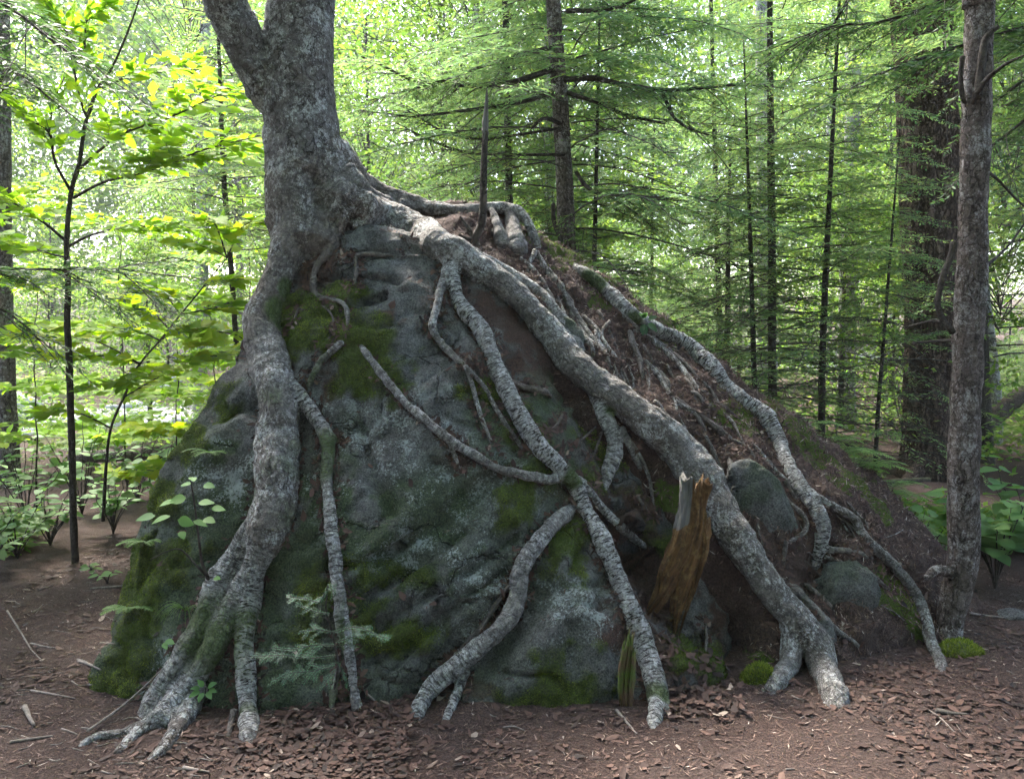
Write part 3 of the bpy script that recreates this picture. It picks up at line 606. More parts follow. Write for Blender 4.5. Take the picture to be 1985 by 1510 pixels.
for k in names:
    C, rad = big[k]
    V, fc, _ = tube(C, rad, 14 if k not in ('trunk', 'limb', 'main', 'left_main') else 26, lump=.19 if k not in ('trunk', 'limb', 'main', 'left_main') else (.035 if k in ('trunk', 'limb') else .11), seed=len(k) + int(C[0][0] * 50) % 97)
    Vs.append(V); Fs += [[tuple(int(a) + nn for a in f) for f in g] for g in fc]; nn += len(V)
    T, N, B = frames(C); s = np.concatenate([[0], np.cumsum(np.linalg.norm(np.diff(C, axis=0), axis=1))])
    S_C.append(C); S_r.append(rad); S_s.append(s); S_N.append(N); S_B.append(B); S_id.append(np.full(len(C), names.index(k)))
me = bpy.data.meshes.new('tmp'); me.from_pydata([tuple(v) for v in np.concatenate(Vs)], [], sum(Fs, []))
TV, TF = voxel_remesh(me, .0085, 2)
SC = np.concatenate(S_C); SI = np.concatenate(S_id); SR = np.concatenate(S_r); SS = np.concatenate(S_s); SN = np.concatenate(S_N); SB = np.concatenate(S_B)
kd = KDTree(len(SC))
for i, c in enumerate(SC): kd.insert(c, i)
kd.balance()
own = np.empty(len(TV), np.int64)
for i, v in enumerate(TV):
    c = kd.find_n(v, 6); own[i] = min(c, key=lambda a: a[2] - SR[a[1]])[1]
vid = SI[own]; dv = TV - SC[own]
bark = np.stack([(dv * SN[own]).sum(1), (dv * SB[own]).sum(1), SS[own] + (dv * np.cross(SN[own], SB[own])).sum(1)], -1)
TN = normals(TV, TF); rr = SR[own]
dsp = fbm(TV * 9, 3, 61) * np.where(rr > .12, .03, .11) * rr + fbm(TV * 30, 3, 62) * .0032
plate = fbm(bark * np.array([30, 30, 22]), 3, 63); dsp += np.where(rr > .05, np.clip(plate, -.5, .35) * .005, np.clip(plate, -.5, .35) * .0015)
TV = TV + TN * dsp[:, None]
# hollow between the root collars
hc = np.array([P(x, y, TY - .20) for x, y in ((610, 350), (614, 372), (620, 392))]); Dc = np.min(np.stack([np.linalg.norm(TV - p, axis=1) for p in hc]), 0)
TV = TV - TN * (.06 * np.exp(-(Dc / .06) ** 2))[:, None]
# knot hole in the left root
hp = np.array([P(x, y, (hit(x, y)[0][1]) - .09) for x, y in ((541, 852), (538, 872), (536, 892), (534, 912))])
Dh = np.min(np.stack([np.linalg.norm((TV - p) * [1, .35, .8], axis=1) for p in hp]), 0)
TV = TV - TN * (.055 * np.exp(-(Dh / .014) ** 2) - .012 * np.exp(-((Dh - .032) / .012) ** 2))[:, None]
band = np.array([BAND.get(k, .12 if k in ('trunk', 'limb') else .2) for k in names])[vid]
band = np.clip(band + .25 * fbm(TV * 3, 2, 64), 0, 1)
band[vid == names.index('trunk')] = 0; band[vid == names.index('limb')] *= .3
mossr = np.clip(.75 - TV[:, 2] * .55 + .7 * fbm(TV * 3.2, 3, 65), 0, 1) * .85
mossr = mossr * np.where(TV[:, 0] < -.7, .95, .5) * np.where((TV[:, 2] < .13) & (TV[:, 0] < -.9), .35, 1)
for px, py, r_, s_ in [(545, 610, 45, 1.2), (555, 560, 30, 1), (420, 1200, 90, .5), (330, 1350, 40, .6), (480, 1390, 40, .9), (1485, 1350, 40, 1.1), (1110, 925, 30, 1.3), (535, 700, 18, 1.2), (540, 1000, 70, .6), (1150, 545, 40, 1), (1230, 620, 30, .8), (1275, 1350, 40, .9), (1180, 800, 24, .8), (690, 370, 25, .8), (800, 1390, 20, .4)]:
    h = hit(px, py); h = P(px, py, (h[0][1] if h is not None and h[0][1] < 5.6 else TY) - .05); mossr = np.maximum(mossr, s_ * np.clip(1.3 - np.linalg.norm(TV - h, axis=1) / (r_ * h[1] / F), 0, 1))
birch = thing('birch_tree', P(600, 470, TY), 'old birch tree standing on the boulder with roots spilling down over it', 'tree')
fid = vid[TF[:, 0]]
for gi, k in enumerate(names):
    f = TF[fid == gi]
    if not len(f): continue
    u, inv = np.unique(f, return_inverse=True); nm = k if k in ('trunk', 'limb') else 'root'
    world_part(nm, birch, TV[u], inv.reshape(-1, 4), attrs={'bark': bark[u], 'band': band[u], 'moss': mossr[u]}, mats=[M_trunk if k in ('trunk', 'limb') else (M_root_dark if k in DARK else M_birch)])
for k, (C, rad) in small.items():
    n = len(C); C = C + .004 * np.stack([fbm(C * 14, 2, 70 + i) for i in range(3)], -1)
    V, fc, bk = tube(C, rad, 8, lump=.12, seed=len(C))
    world_part('root', birch, V, fc, attrs={'bark': bk, 'band': np.full(len(V), BAND.get(k, .15)), 'moss': np.full(len(V), .15)}, mats=[M_root_dark if k in DARK or k.startswith('fine') else M_birch])

# thin rootlets combing down the soil of the bank
rgb = np.random.default_rng(41)
for i in range(40):
    t = rgb.uniform(.02, .95); x = 1010 + 700 * t; y0 = 455 + 530 * t; y1 = 620 + 500 * t; y = rgb.uniform(y0 + 25, y1 + 60 * (t > .4)); w0 = rgb.choice([4, 5, 6, 7, 9]); rows = []
    a = rgb.normal(.9, .22); n = rgb.integers(6, 12)
    for k in range(n):
        rows.append((x, y, w0 * (1 - .75 * k / n))); a += rgb.normal(0, .22); st = rgb.uniform(12, 24); x += math.cos(a) * st; y += math.sin(a) * st
    h0 = hit(rows[0][0], rows[0][1]); h1 = hit(rows[-1][0], rows[-1][1])
    if h0 is None or h1 is None or h0[3] != 1 or h1[3] != 1 or h1[0][1] > 5.0: continue
    C, rad = root_path(rows, .4, True); V, fc, bk = tube(C, rad, 5, lump=.15, seed=i)
    world_part('root', birch, V, fc, attrs={'bark': bk, 'band': np.full(len(V), .1), 'moss': np.zeros(len(V))}, mats=[M_birch if i % 2 else M_root_dark])
# ------------------------------------------------------------------ foliage materials
M_hem = leaf_mat('hemlock_needles', [(0, (.085, .155, .075)), (.45, (.13, .22, .085)), (.8, (.185, .265, .09)), (1, (.27, .29, .09))], .58, .6, 'both', .2, 1.25, .85)
M_hem_dark = leaf_mat('hemlock_needles_shade', [(0, (.035, .08, .04)), (.6, (.065, .125, .055)), (1, (.10, .165, .065))], .45, .55, 'both')  # darker copy of the hemlock needles; the boughs' shade is put into the colour
M_dec = leaf_mat('broad_leaves', [(0, (.062, .14, .03)), (.5, (.108, .20, .04)), (1, (.19, .26, .05))], .58, .5, 'both', .15, 1.3, .7)
M_beech = leaf_mat('beech_leaves', [(0, (.14, .27, .02)), (.6, (.20, .33, .025)), (1, (.27, .37, .03))], .62, .6, 'obj', .12)
M_beech_s = leaf_mat('beech_leaves_mass', [(0, (.14, .27, .02)), (.6, (.20, .33, .025)), (1, (.27, .37, .03))], .62, .6, 'rnd', .12)
M_maple = leaf_mat('maple_leaves', [(0, (.17, .30, .018)), (.5, (.25, .35, .02)), (1, (.34, .38, .025))], .62, .6, 'obj', .12)
M_shrub = leaf_mat('shrub_leaves', [(0, (.085, .175, .06)), (.6, (.12, .225, .075)), (1, (.155, .26, .085))], .45, .6, 'obj', .2)
M_fern = leaf_mat('fern_green', [(0, (.09, .18, .05)), (1, (.16, .26, .07))], .45, .5, 'rnd')
M_wood = plain('dead_twig_wood', (.035, .028, .024), (.10, .085, .072), 60)

def spray(bag, C, rng, L, dens=1.0, twig=.42, sub=.05, wid=.017, mi=1, droop=.25, flat=.18, start=.12):
    """flat hemlock spray on the branch line C: side twigs, and on each the short needled twiglets"""
    T = np.gradient(C, axis=0); T /= np.linalg.norm(T, axis=1)[:, None]
    n = max(4, int(L / .05 * dens)); t = np.linspace(start, 1, n); idx = t * (len(C) - 1)
    i0 = np.clip(idx.astype(int), 0, len(C) - 2); f = (idx - i0)[:, None]
    pos = C[i0] * (1 - f) + C[i0 + 1] * f; tan = T[i0]
    side = np.where(np.arange(n) % 2 == 0, 1.0, -1.0)
    up = np.array([0, 0, 1.0]); lat = np.cross(tan, up); lat /= np.maximum(np.linalg.norm(lat, axis=1)[:, None], 1e-6)
    ang = rng.uniform(.75, 1.15, n)[:, None]
    d = tan * np.cos(ang) + lat * np.sin(ang) * side[:, None]; d[:, 2] += rng.normal(0, flat, n) - .08
    d /= np.linalg.norm(d, axis=1)[:, None]
    tl = twig * L * (1.05 - t) * rng.uniform(.55, 1.2, n) + .05
    tl = np.minimum(tl, .75)
    # twig wood as thin slivers
    V, Q = leaf_quads(pos, d, np.tile(up, (n, 1)) + rng.normal(0, .4, (n, 3)), tl, .005, .1); bag.add(V, Q, 0, rnd=.5)
    k = np.maximum((tl / sub).astype(int), 2) * 2
    own = np.repeat(np.arange(n), k); j = np.concatenate([np.arange(a) for a in k])
    s = (j + 1) / (np.repeat(k, k) + 1)
    B = pos[own] + d[own] * (tl[own] * s)[:, None]; B[:, 2] -= droop * (tl[own] * s) ** 2
    lat2 = np.cross(d[own], up); lat2 /= np.maximum(np.linalg.norm(lat2, axis=1)[:, None], 1e-6)
    sg = np.where(j % 2 == 0, 1.0, -1.0); a2 = rng.uniform(.6, 1.1, len(B))[:, None]
    dd = d[own] * np.cos(a2) + lat2 * np.sin(a2) * sg[:, None] + rng.normal(0, .16, (len(B), 3)); dd[:, 2] -= .1
    ll = (.03 + .11 * (1 - s) * np.minimum(tl[own] / .35, 1.2)) * rng.uniform(.6, 1.25, len(B))
    nrm = np.tile(up, (len(B), 1)) + rng.normal(0, .35, (len(B), 3))
    V, Q = leaf_quads(B, dd, nrm, ll, wid * rng.uniform(.7, 1.3, len(B)), .4)
    bag.add(V, Q, mi, rnd=np.repeat(np.clip(rng.normal(.45, .2, len(B)) + .25 * (s - .5), 0, 1), 4))
def hemlock(seed, h0, h1, Lmax, nb, top=1.0, bare=.0, dens=1.0, wid=.017, mat=None):
    rg = np.random.default_rng(seed); bag = Bag()
    for i in range(nb):
        u = (i + rg.uniform(0, 1)) / nb; z = h0 + (h1 - h0) * u; az = i * 2.39996 + rg.uniform(-.4, .4)
        L = (Lmax * (1 - u * top * .85) ** .9) * rg.uniform(.6, 1.15) + .15
        m = max(6, int(L / .12)); s = np.linspace(0, 1, m)
        dirx, diry = math.cos(az), math.sin(az); cur = rg.uniform(-.25, .25); rise = rg.uniform(-.05, .3); dr = rg.uniform(.15, .5)
        C = np.stack([L * s * dirx - diry * cur * L * s ** 2, L * s * diry + dirx * cur * L * s ** 2, z + L * (rise * s - dr * s ** 2)], -1)
        C += .02 * np.stack([fbm(np.column_stack([s * 5, s * 0 + i, s * 0 + k]), 2, seed + k) for k in range(3)], -1)
        V, fc, _ = tube(C, np.linspace(.004 + .0026 * L, .0018, m), 4, cap=False); bag.add(V, fc, 0, rnd=.5)
        if u < bare:                                  # dead lower branches: bare forking twigs
            for q in range(int(5 + L * 5)):
                t0 = rg.uniform(.25, .95); p = C[int(t0 * (m - 1))]; a = az + rg.choice([-1, 1]) * rg.uniform(.5, 1.1); l = rg.uniform(.15, .5) * (1.2 - t0) * min(L, 1.6)
                C2 = p + np.linspace(0, 1, 4)[:, None] * np.array([math.cos(a) * l, math.sin(a) * l, rg.uniform(-.35, .15) * l]) + rg.normal(0, .012, (4, 3)) * np.linspace(0, 1, 4)[:, None]
                V, fc, _ = tube(C2, np.linspace(.0055, .002, 4), 3, cap=False); bag.add(V, fc, 0, rnd=.5)
            if rg.uniform() < .5: continue
            spray(bag, C, rg, L, dens * .45, start=.5, wid=wid)
        else: spray(bag, C, rg, L, dens, wid=wid)
    return bag.mesh('crown', [M_stem_fol, mat or M_hem])
M_stem_fol = plain('twig_bark', (.03, .026, .022), (.085, .075, .062), 50)
def broadleaf(seed, ncl, rx, z0, z1, leaf=.09, per=55, mat=None, flat=.35):
    """crown of layered leaf sprays hung on limbs from the axis"""
    rg = np.random.default_rng(seed); bag = Bag()
    for i in range(ncl):
        u = rg.uniform(); az = rg.uniform(0, 2 * math.pi); z = z0 + (z1 - z0) * u
        prof = math.sin(math.pi * min(1, .18 + .82 * u)) ** .6; r = rx * prof * math.sqrt(rg.uniform(.03, 1.0))
        c = np.array([r * math.cos(az), r * math.sin(az), z]); zb = max(z0 * .6, z - r * rg.uniform(.4, .8))
        base = np.array([0, 0, zb]); s = np.linspace(0, 1, 7)[:, None]
        C = base * (1 - s) + c * s + np.array([0, 0, .25 * r]) * np.sin(s * math.pi) + rg.normal(0, .03, (7, 3)) * s
        V, fc, _ = tube(C, np.linspace(.004 + .003 * r, .002, 7), 4, cap=False); bag.add(V, fc, 0, rnd=.5)
        n = int(per * rg.uniform(.6, 1.3)); R_ = rg.uniform(.35, .75) * (rx / 2.2) ** .4
        off = rg.normal(0, 1, (n, 3)) * np.array([R_ * .5, R_ * .5, R_ * flat * .45]); pos = c + off
        for k in range(4):
            e = c + off[rg.integers(n)]; sg = np.linspace(0, 1, 4)[:, None]
            V, fc, _ = tube(C[5] * (1 - sg) + e * sg, np.linspace(.004, .0015, 4), 3, cap=False); bag.add(V, fc, 0, rnd=.5)
        d = off.copy(); d[:, 2] = rg.normal(-.15, .25, n) * .5; d += rg.normal(0, .2, (n, 3)); nr = np.tile([0, 0, 1.0], (n, 1)) + rg.normal(0, .4, (n, 3))
        V, Q = leaf_quads(pos, d, nr, leaf * rg.uniform(.7, 1.25, n), leaf * .58 * rg.uniform(.8, 1.2, n), .45, .06)
        bag.add(V, Q, 1, rnd=np.repeat(np.clip(rg.normal(.5, .22, n), 0, 1), 4))
    return bag.mesh('crown', [M_stem_fol, mat or M_dec])
HEM = [hemlock(101, .5, 6.0, 2.1, 90, bare=.08, dens=1.2), hemlock(102, .7, 7.5, 2.5, 96, bare=.12, dens=1.2), hemlock(103, .35, 3.4, 1.3, 66, dens=1.2), hemlock(104, 1.0, 9.5, 2.6, 104, bare=.2, dens=1.2)]
HEM_BARE = hemlock(105, .7, 7.0, 2.0, 84, bare=.32, dens=1.2)
DEC = [broadleaf(201, 130, 2.2, 1.2, 6.5), broadleaf(202, 160, 2.8, 2.0, 9), broadleaf(203, 70, 1.4, .5, 3.4, .085), broadleaf(204, 170, 3.6, 5, 13, .11)]
def trunk_mesh(h, r0, r1, seed, lean=.0, seg=12, flare=1.5):
    z = np.concatenate([[-.15, 0, .12, .3, .6], np.linspace(1.0, h, 14)]); t = z / h
    C = np.stack([.04 * h * .1 * fbm(np.column_stack([t * 3, t * 0 + seed, t * 0]), 2, seed) + lean * t, .004 * h * fbm(np.column_stack([t * 3, t * 0 + seed, t * 0 + 5]), 2, seed), z], -1)
    r = (r0 + (r1 - r0) * np.clip(t, 0, 1)) * (1 + (flare - 1) * np.exp(-np.clip(z, 0, 9) / .22))
    V, fc, bk = tube(C, r, seg, lump=.05, seed=seed)
    return V, fc, bk
def trunk_obj(root, h, r0, r1, seed, mat, **kw):
    V, fc, bk = trunk_mesh(h, r0, r1, seed, **kw); return link('trunk', build_mesh('trunk', V, fc, {'bark': bk}, [mat]), root)
def px_trunk(root, rows, Y, mat, extend=9.0, seg=20, lump=.05, sink=.2):
    """trunk traced up the photo at its own distance Y; grown on beyond the frame"""
    rows = np.array(rows, float); q = np.column_stack([P(rows[:, 0], rows[:, 1], np.full(len(rows), Y)), rows[:, 2] * Y / F / 2])
    top = q[-1].copy(); d = (q[-1, :3] - q[-2, :3]); d /= np.linalg.norm(d)
    if extend > top[2]:
        e = np.append(top[:3] + d * (extend - top[2]), top[3] * .4); q = np.vstack([q, e])
    b = q[0].copy(); b[2] = gz(b[0], b[1]) - sink; b[3] *= 1.15; q = np.vstack([b, q]) if q[0, 2] > gz(b[0], b[1]) + .02 else q
    c = catmull(q, max(30, int((q[-1, 2] - q[0, 2]) / .07)))
    V, fc, bk = tube(c[:, :3], c[:, 3], seg, lump=lump, seed=int(Y * 13) % 50)
    return world_part('trunk', root, V, fc, attrs={'bark': bk}, mats=[mat]), c
def ground_at(px, Y):
    x = (px - 992.5) / F * Y / CP * 1.0
    return np.array([x, Y, float(gz(x, Y))])

# ------------------------------------------------------------------ pine by the right edge of the bank
pb = P(1845, 1235, 4.08)
pine = thing('pine_tree', (pb[0], 4.08, float(gz(pb[0], 4.08))), 'slender scaly-barked pine with mossy bent foot beside the soil bank', 'tree')
V = None
rows = np.array([(1846, 1275, 80), (1838, 1230, 60), (1848, 1170, 62), (1864, 1110, 68), (1868, 1040, 68), (1868, 900, 67), (1873, 750, 66), (1880, 600, 65), (1885, 450, 63), (1890, 300, 62), (1895, 150, 60), (1899, 0, 58), (1904, -160, 56)], float)
q = np.column_stack([P(rows[:, 0], rows[:, 1], np.full(len(rows), 4.08)), rows[:, 2] * .84 * 4.08 / F / 2])
q = np.vstack([q, [*(q[-1, :3] + np.array([.2, .05, 4.0])), .05]])
c = catmull(q, 190); V, fc, bk = tube(c[:, :3], c[:, 3], 40, lump=.04, seed=5)
nV = V.copy(); T_ = fbm(bk * np.array([26, 26, 14]), 3, 44); axis_ = np.repeat(c[:, :3], 40, 0); dirv = V[:len(axis_)] - axis_
V[:len(axis_)] += dirv / np.maximum(np.linalg.norm(dirv, axis=1)[:, None], 1e-6) * (np.clip(T_[:len(axis_)], -.4, .4) * .008)[:, None]
world_part('trunk', pine, V, fc, attrs={'bark': bk}, mats=[M_pine])
def stub(parent, rows, Y0, Y1, mat, name='branch', seg=7):
    rows = np.array(rows, float); Ys = np.linspace(Y0, Y1, len(rows)); q = np.column_stack([P(rows[:, 0], rows[:, 1], Ys), rows[:, 2] * Ys / F / 2])
    c = catmull(q, max(8, len(rows) * 5)); V, fc, bk = tube(c[:, :3], c[:, 3], seg, lump=.1, seed=int(rows[0, 0]) % 31)
    return world_part(name, parent, V, fc, attrs={'bark': bk}, mats=[mat])
stub(pine, [(1895, 190, 16), (1910, 80, 14), (1935, 52, 9)][::1], 4.0, 3.98, M_stem)
stub(pine, [(1885, 200, 12), (1908, 160, 10), (1945, 128, 7), (1985, 108, 4), (2030, 90, 3)], 4.02, 3.7, M_stem)
stub(pine, [(1850, 470, 14), (1842, 500, 13), (1826, 545, 12), (1818, 590, 11), (1828, 620, 12), (1848, 645, 12)], 4.03, 4.05, M_stem)
stub(pine, [(1866, 110, 10), (1862, 150, 9), (1866, 190, 9), (1872, 200, 7)], 4.03, 4.05, M_stem)
stub(pine, [(1900, 330, 10), (1930, 345, 6), (1985, 400, 4), (2040, 430, 3)], 4.05, 4.3, M_stem); stub(pine, [(1895, 525, 8), (1925, 505, 6), (1960, 470, 4), (1995, 420, 3)], 4.05, 4.4, M_stem)
stub(pine, [(1872, 665, 8), (1840, 660, 7), (1770, 665, 5)], 4.05, 4.4, M_stem); stub(pine, [(1860, 650, 9), (1818, 622, 7), (1755, 635, 4)], 4.06, 4.45, M_stem)
for sg_ in ([(1835, 1225, 40), (1860, 1255, 34), (1890, 1290, 20)], [(1830, 1225, 40), (1815, 1250, 26), (1800, 1262, 14)], [(1845, 1110, 24), (1815, 1105, 20), (1795, 1120, 12)]):
    stub(pine, sg_, 4.05, 3.98, M_pine, 'root', 9)

# ------------------------------------------------------------------ big furrowed trunk behind it
cb = ground_at(1805, 8.6)
cedar = thing('cedar_tree', cb, 'massive reddish furrowed trunk of an old conifer behind the slender pine', 'tree')
rows = np.array([(1800, 960, 130), (1803, 915, 112), (1806, 860, 96), (1808, 760, 88), (1806, 600, 90), (1804, 400, 97), (1798, 250, 100), (1793, 100, 102), (1790, -100, 100)], float)
q = np.column_stack([P(rows[:, 0], rows[:, 1], np.full(len(rows), 8.6)), rows[:, 2] * 8.6 / F / 2]); q = np.vstack([q, [*(q[-1, :3] + np.array([-.1, 0, 6])), .22]])
c = catmull(q, 150); V, fc, bk = tube(c[:, :3], c[:, 3], 64, seed=9); ax3 = np.repeat(c[:, :3], 64, 0); dirv = V[:len(ax3)] - ax3
fur = fbm(bk * np.array([17, 17, 1.6]), 3, 48); V[:len(ax3)] += dirv / np.linalg.norm(dirv, axis=1)[:, None] * (np.abs(fur[:len(ax3)]) * .05)[:, None]
world_part('trunk', cedar, V, fc, attrs={'bark': bk}, mats=[M_cedar])
for a in ([(1790, 900, 40), (1765, 930, 30), (1730, 950, 16)], [(1820, 905, 40), (1830, 940, 30), (1835, 965, 18)], [(1800, 925, 40), (1790, 955, 26), (1760, 985, 12)]): stub(cedar, a, 8.5, 8.2, M_cedar, 'root', 9)
link('crown', HEM[0], cedar, (0, 0, 3.2), (0, 0, 1.1), 1.0)

# ------------------------------------------------------------------ mid-ground hemlocks whose trunks the photo shows
def hem_tree(rows, Y, label, crown=None, crot=0, cs=1.0, cz=0.0, mat=None, ext=9.0, name='hemlock_tree', group=None, kind='tree'):
    rows = sorted(rows, key=lambda r: -r[1]); b = P(rows[0][0], rows[0][1], Y); root = thing(name, (b[0], Y, float(gz(b[0], Y))), label, kind, group)
    t, c = px_trunk(root, rows, Y, mat or M_stem, ext)
    if crown is not None: link('crown', crown, root, (0, 0, cz), (0, 0, crot), cs)
    return root, c
T1, T1c = hem_tree([(1108, 820, 40), (1100, 500, 36), (1094, 350, 33), (1086, 200, 31), (1076, 60, 28), (1070, -40, 27)], 7.4, 'dark hemlock with straight grey-brown trunk and long bare limbs behind the boulder', HEM[3], .4, .85, 1.2, M_pine)
hem_tree([(992, 700, 15), (987, 390, 14), (983, 200, 13), (980, 30, 12)], 8.6, 'thin reddish hemlock stem left of the long-limbed hemlock', HEM[1], 2.2, .8, .9)
hem_tree([(935, 700, 17), (928, 400, 15), (925, 200, 14), (922, 0, 13)], 10.5, 'pale thin trunk half hidden behind the broken upright stem', DEC[1], 1, .9, .5, M_pale)
hem_tree([(1498, 830, 17), (1497, 700, 16), (1496, 450, 15), (1493, 150, 12), (1492, -40, 10)], 7.8, 'straight black hemlock stem rising behind the pale root', HEM_BARE, .8, .95, 0)
hem_tree([(1465, 830, 11), (1461, 700, 10), (1455, 480, 8), (1450, 330, 6)], 7.2, 'very thin hemlock sapling close beside the straight black stem', HEM[2], 2, .9, .5, ext=4)
hem_tree([(1592, 850, 14), (1594, 700, 13), (1602, 500, 11), (1612, 300, 8)], 7.0, 'slightly leaning thin hemlock above the fern patch', HEM_BARE, 2.5, .75, 0, ext=6)
hem_tree([(1694, 960, 9), (1702, 800, 8), (1716, 620, 6)], 6.6, 'slim bare hemlock sapling rising from the ferns', HEM_BARE, 4.2, .5, .1, ext=3.2)
hem_tree([(1640, 850, 38), (1641, 740, 34), (1645, 500, 32), (1652, 300, 29), (1655, 0, 27)], 12.5, 'pale lichen-white trunk behind the leaning thin hemlock', DEC[1], 0, .7, 5.5, M_pale, 12, 'birch_tree', kind='tree')
hem_tree([(1480, 800, 30), (1481, 650, 28), (1482, 450, 26), (1478, 200, 24)], 14.0, 'pale grey trunk directly behind the straight black stem', DEC[1], 2, .7, 6, M_pale, 12, 'birch_tree')
hem_tree([(1396, 760, 12), (1394, 600, 11), (1390, 450, 10)], 11.5, 'thin grey trunk behind the upper bend of the pale root', HEM[1], 3, .8, .4)
hem_tree([(1150, 760, 10), (1152, 520, 9), (1156, 330, 7)], 8.0, 'thin sapling stem just right of the long-limbed hemlock', HEM[0], 1.4, .75, .3, ext=5)
hem_tree([(1932, 800, 22), (1922, 680, 20), (1908, 560, 18), (1900, 400, 16)], 11.0, 'leaning pale trunk beyond the slender pine', DEC[1], 3, .9, .4, M_pale)
hem_tree([(1915, 960, 34), (1906, 800, 30), (1900, 620, 26)], 9.4, 'dark shaded trunk half hidden behind the slender pine', HEM[1], .3, 1, .5)
hem_tree([(24, 1010, 44), (16, 850, 36), (8, 650, 34), (4, 400, 33), (2, 100, 31)], 8.2, 'grey trunk standing at the thicket edge beside the fallen log', HEM[2], 1.8, 1.0, 5.5, M_pine)
hem_tree([(466, 760, 11), (456, 640, 10), (448, 520, 10), (434, 350, 10), (428, 200, 8), (422, 40, 6)], 7.3, 'thin crooked conifer stem behind the beech twigs left of the birch', HEM[2], .5, 1.0, 1.9, ext=5)
hem_tree([(388, 800, 26), (392, 500, 24), (396, 200, 22)], 15, 'faint grey trunk far behind the crooked conifer stem', DEC[3], 4, .8, 0, M_pale, 12, 'birch_tree')
hem_tree([(1068, 760, 20), (1066, 450, 18)], 11.0, 'pale trunk seen low beside the long-limbed hemlock', DEC[1], 5, .9, .6, M_pale)

# long limbs of the hemlock behind the boulder, and the branches reaching in from outside the frame
def limb(root, rows, Y0, Y1, foliage=True, dens=1.5, mat=None, twig=.4):
    rows = np.array(rows, float); Ys = np.linspace(Y0, Y1, len(rows)); q = np.column_stack([P(rows[:, 0], rows[:, 1], Ys), rows[:, 2] * Ys / F / 2])
    c = catmull(q, 26); V, fc, bk = tube(c[:, :3], c[:, 3], 7, lump=.12, seed=int(rows[0, 1]) % 29)
    ln = np.linalg.norm(np.diff(c[:, :3], axis=0), axis=1).sum()
    b = world_part('branch', root, V, fc, attrs={'bark': bk}, mats=[M_stem])
    rg = np.random.default_rng(int(abs(rows[0, 0] * 3 + rows[-1, 1])))
    bag = Bag()
    for k in range(int(ln * 8)):
        i = rg.integers(6, 25); T = c[i, :3] - c[i - 1, :3]; T /= np.linalg.norm(T); a = rg.choice([-1, 1]) * rg.uniform(.5, 1.1); l = rg.uniform(.25, .7)
        lat = np.cross(T, [0, 0, 1]); d = T * math.cos(a) + lat * math.sin(a) + np.array([0, 0, rg.uniform(-.5, .2)]); s = np.linspace(0, 1, 6)[:, None]
        C2 = c[i, :3] + d * l * s + np.array([0, 0, -.12 * l]) * s ** 2 + rg.normal(0, .012, (6, 3)) * s
        V, fc, _ = tube(C2, np.linspace(.005, .0018, 6), 4, cap=False); bag.add(V, fc, 0, rnd=.5)
        if foliage: spray(bag, C2, rg, l, dens, twig=.5, start=.2, wid=.014)
    if foliage: spray(bag, c[:, :3], rg, ln, dens, twig=twig, start=.25, wid=.014)
    link('foliage', bag.mesh('foliage', [M_stem_fol, mat or M_hem]), b, -np.array(root.location) * 0)
    b.children[0].location = -np.array(root.location)
    return b
limb(T1, [(1070, 92, 9), (1020, 105, 8), (960, 120, 7), (880, 150, 5), (790, 175, 4), (700, 200, 2)], 7.35, 6.6)
limb(T1, [(1068, 136, 12), (1000, 158, 11), (940, 167, 10), (860, 162, 8), (800, 155, 6), (745, 130, 4), (700, 110, 3)], 7.35, 6.7)
limb(T1, [(1075, 180, 8), (1000, 200, 7), (900, 215, 6), (800, 225, 4), (700, 215, 3)], 7.35, 6.5, dens=.6)
limb(T1, [(1100, 22, 10), (1150, 20, 9), (1195, 15, 8), (1240, -5, 6)], 7.3, 6.7)
limb(T1, [(1095, 155, 12), (1150, 152, 11), (1210, 165, 10), (1280, 175, 9), (1350, 172, 7), (1430, 165, 5), (1520, 170, 3)], 7.35, 6.4)
limb(T1, [(1283, 176, 7), (1295, 205, 7), (1310, 232, 6), (1340, 252, 5), (1375, 262, 3)], 6.9, 6.6, dens=.7)
limb(T1, [(1100, 180, 9), (1160, 200, 7), (1220, 225, 6), (1290, 240, 4)], 7.35, 7.0, dens=.7)
limb(T1, [(1118, 335, 8), (1140, 365, 8), (1180, 378, 7), (1260, 382, 6), (1330, 390, 4)], 7.3, 6.6)
limb(T1, [(1085, 240, 8), (1060, 230, 8), (1045, 235, 7), (1030, 250, 4)], 7.3, 7.1, foliage=False)
limb(T1, [(1072, 395, 8), (1074, 430, 9), (1085, 460, 9), (1095, 500, 9)], 7.2, 7.25, foliage=False)
limb(T1, [(1080, 250, 6), (1000, 262, 5), (930, 270, 5), (860, 255, 4), (790, 215, 3)], 7.3, 6.8, dens=.5)
limb(T1, [(1095, 300, 6), (980, 300, 5), (900, 295, 5), (830, 270, 4), (770, 240, 2)], 7.3, 6.7, dens=.6)
right_hem = thing('hemlock_tree', ground_at(2280, 5.2), 'hemlock outside the pine whose dark boughs hang across the top', 'tree')
trunk_obj(right_hem, 9, .13, .05, 12, M_pine)
HZ = 5.2
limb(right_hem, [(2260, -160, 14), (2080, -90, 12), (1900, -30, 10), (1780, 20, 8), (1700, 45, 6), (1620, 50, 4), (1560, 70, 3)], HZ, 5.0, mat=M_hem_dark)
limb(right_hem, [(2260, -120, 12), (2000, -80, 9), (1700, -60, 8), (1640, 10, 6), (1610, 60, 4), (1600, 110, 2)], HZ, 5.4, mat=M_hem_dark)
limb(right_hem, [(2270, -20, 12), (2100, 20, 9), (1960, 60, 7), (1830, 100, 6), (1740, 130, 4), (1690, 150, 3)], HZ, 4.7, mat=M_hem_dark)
limb(right_hem, [(2270, 100, 10), (2120, 130, 8), (2000, 150, 6), (1940, 190, 4)], HZ, 4.9, mat=M_hem_dark)
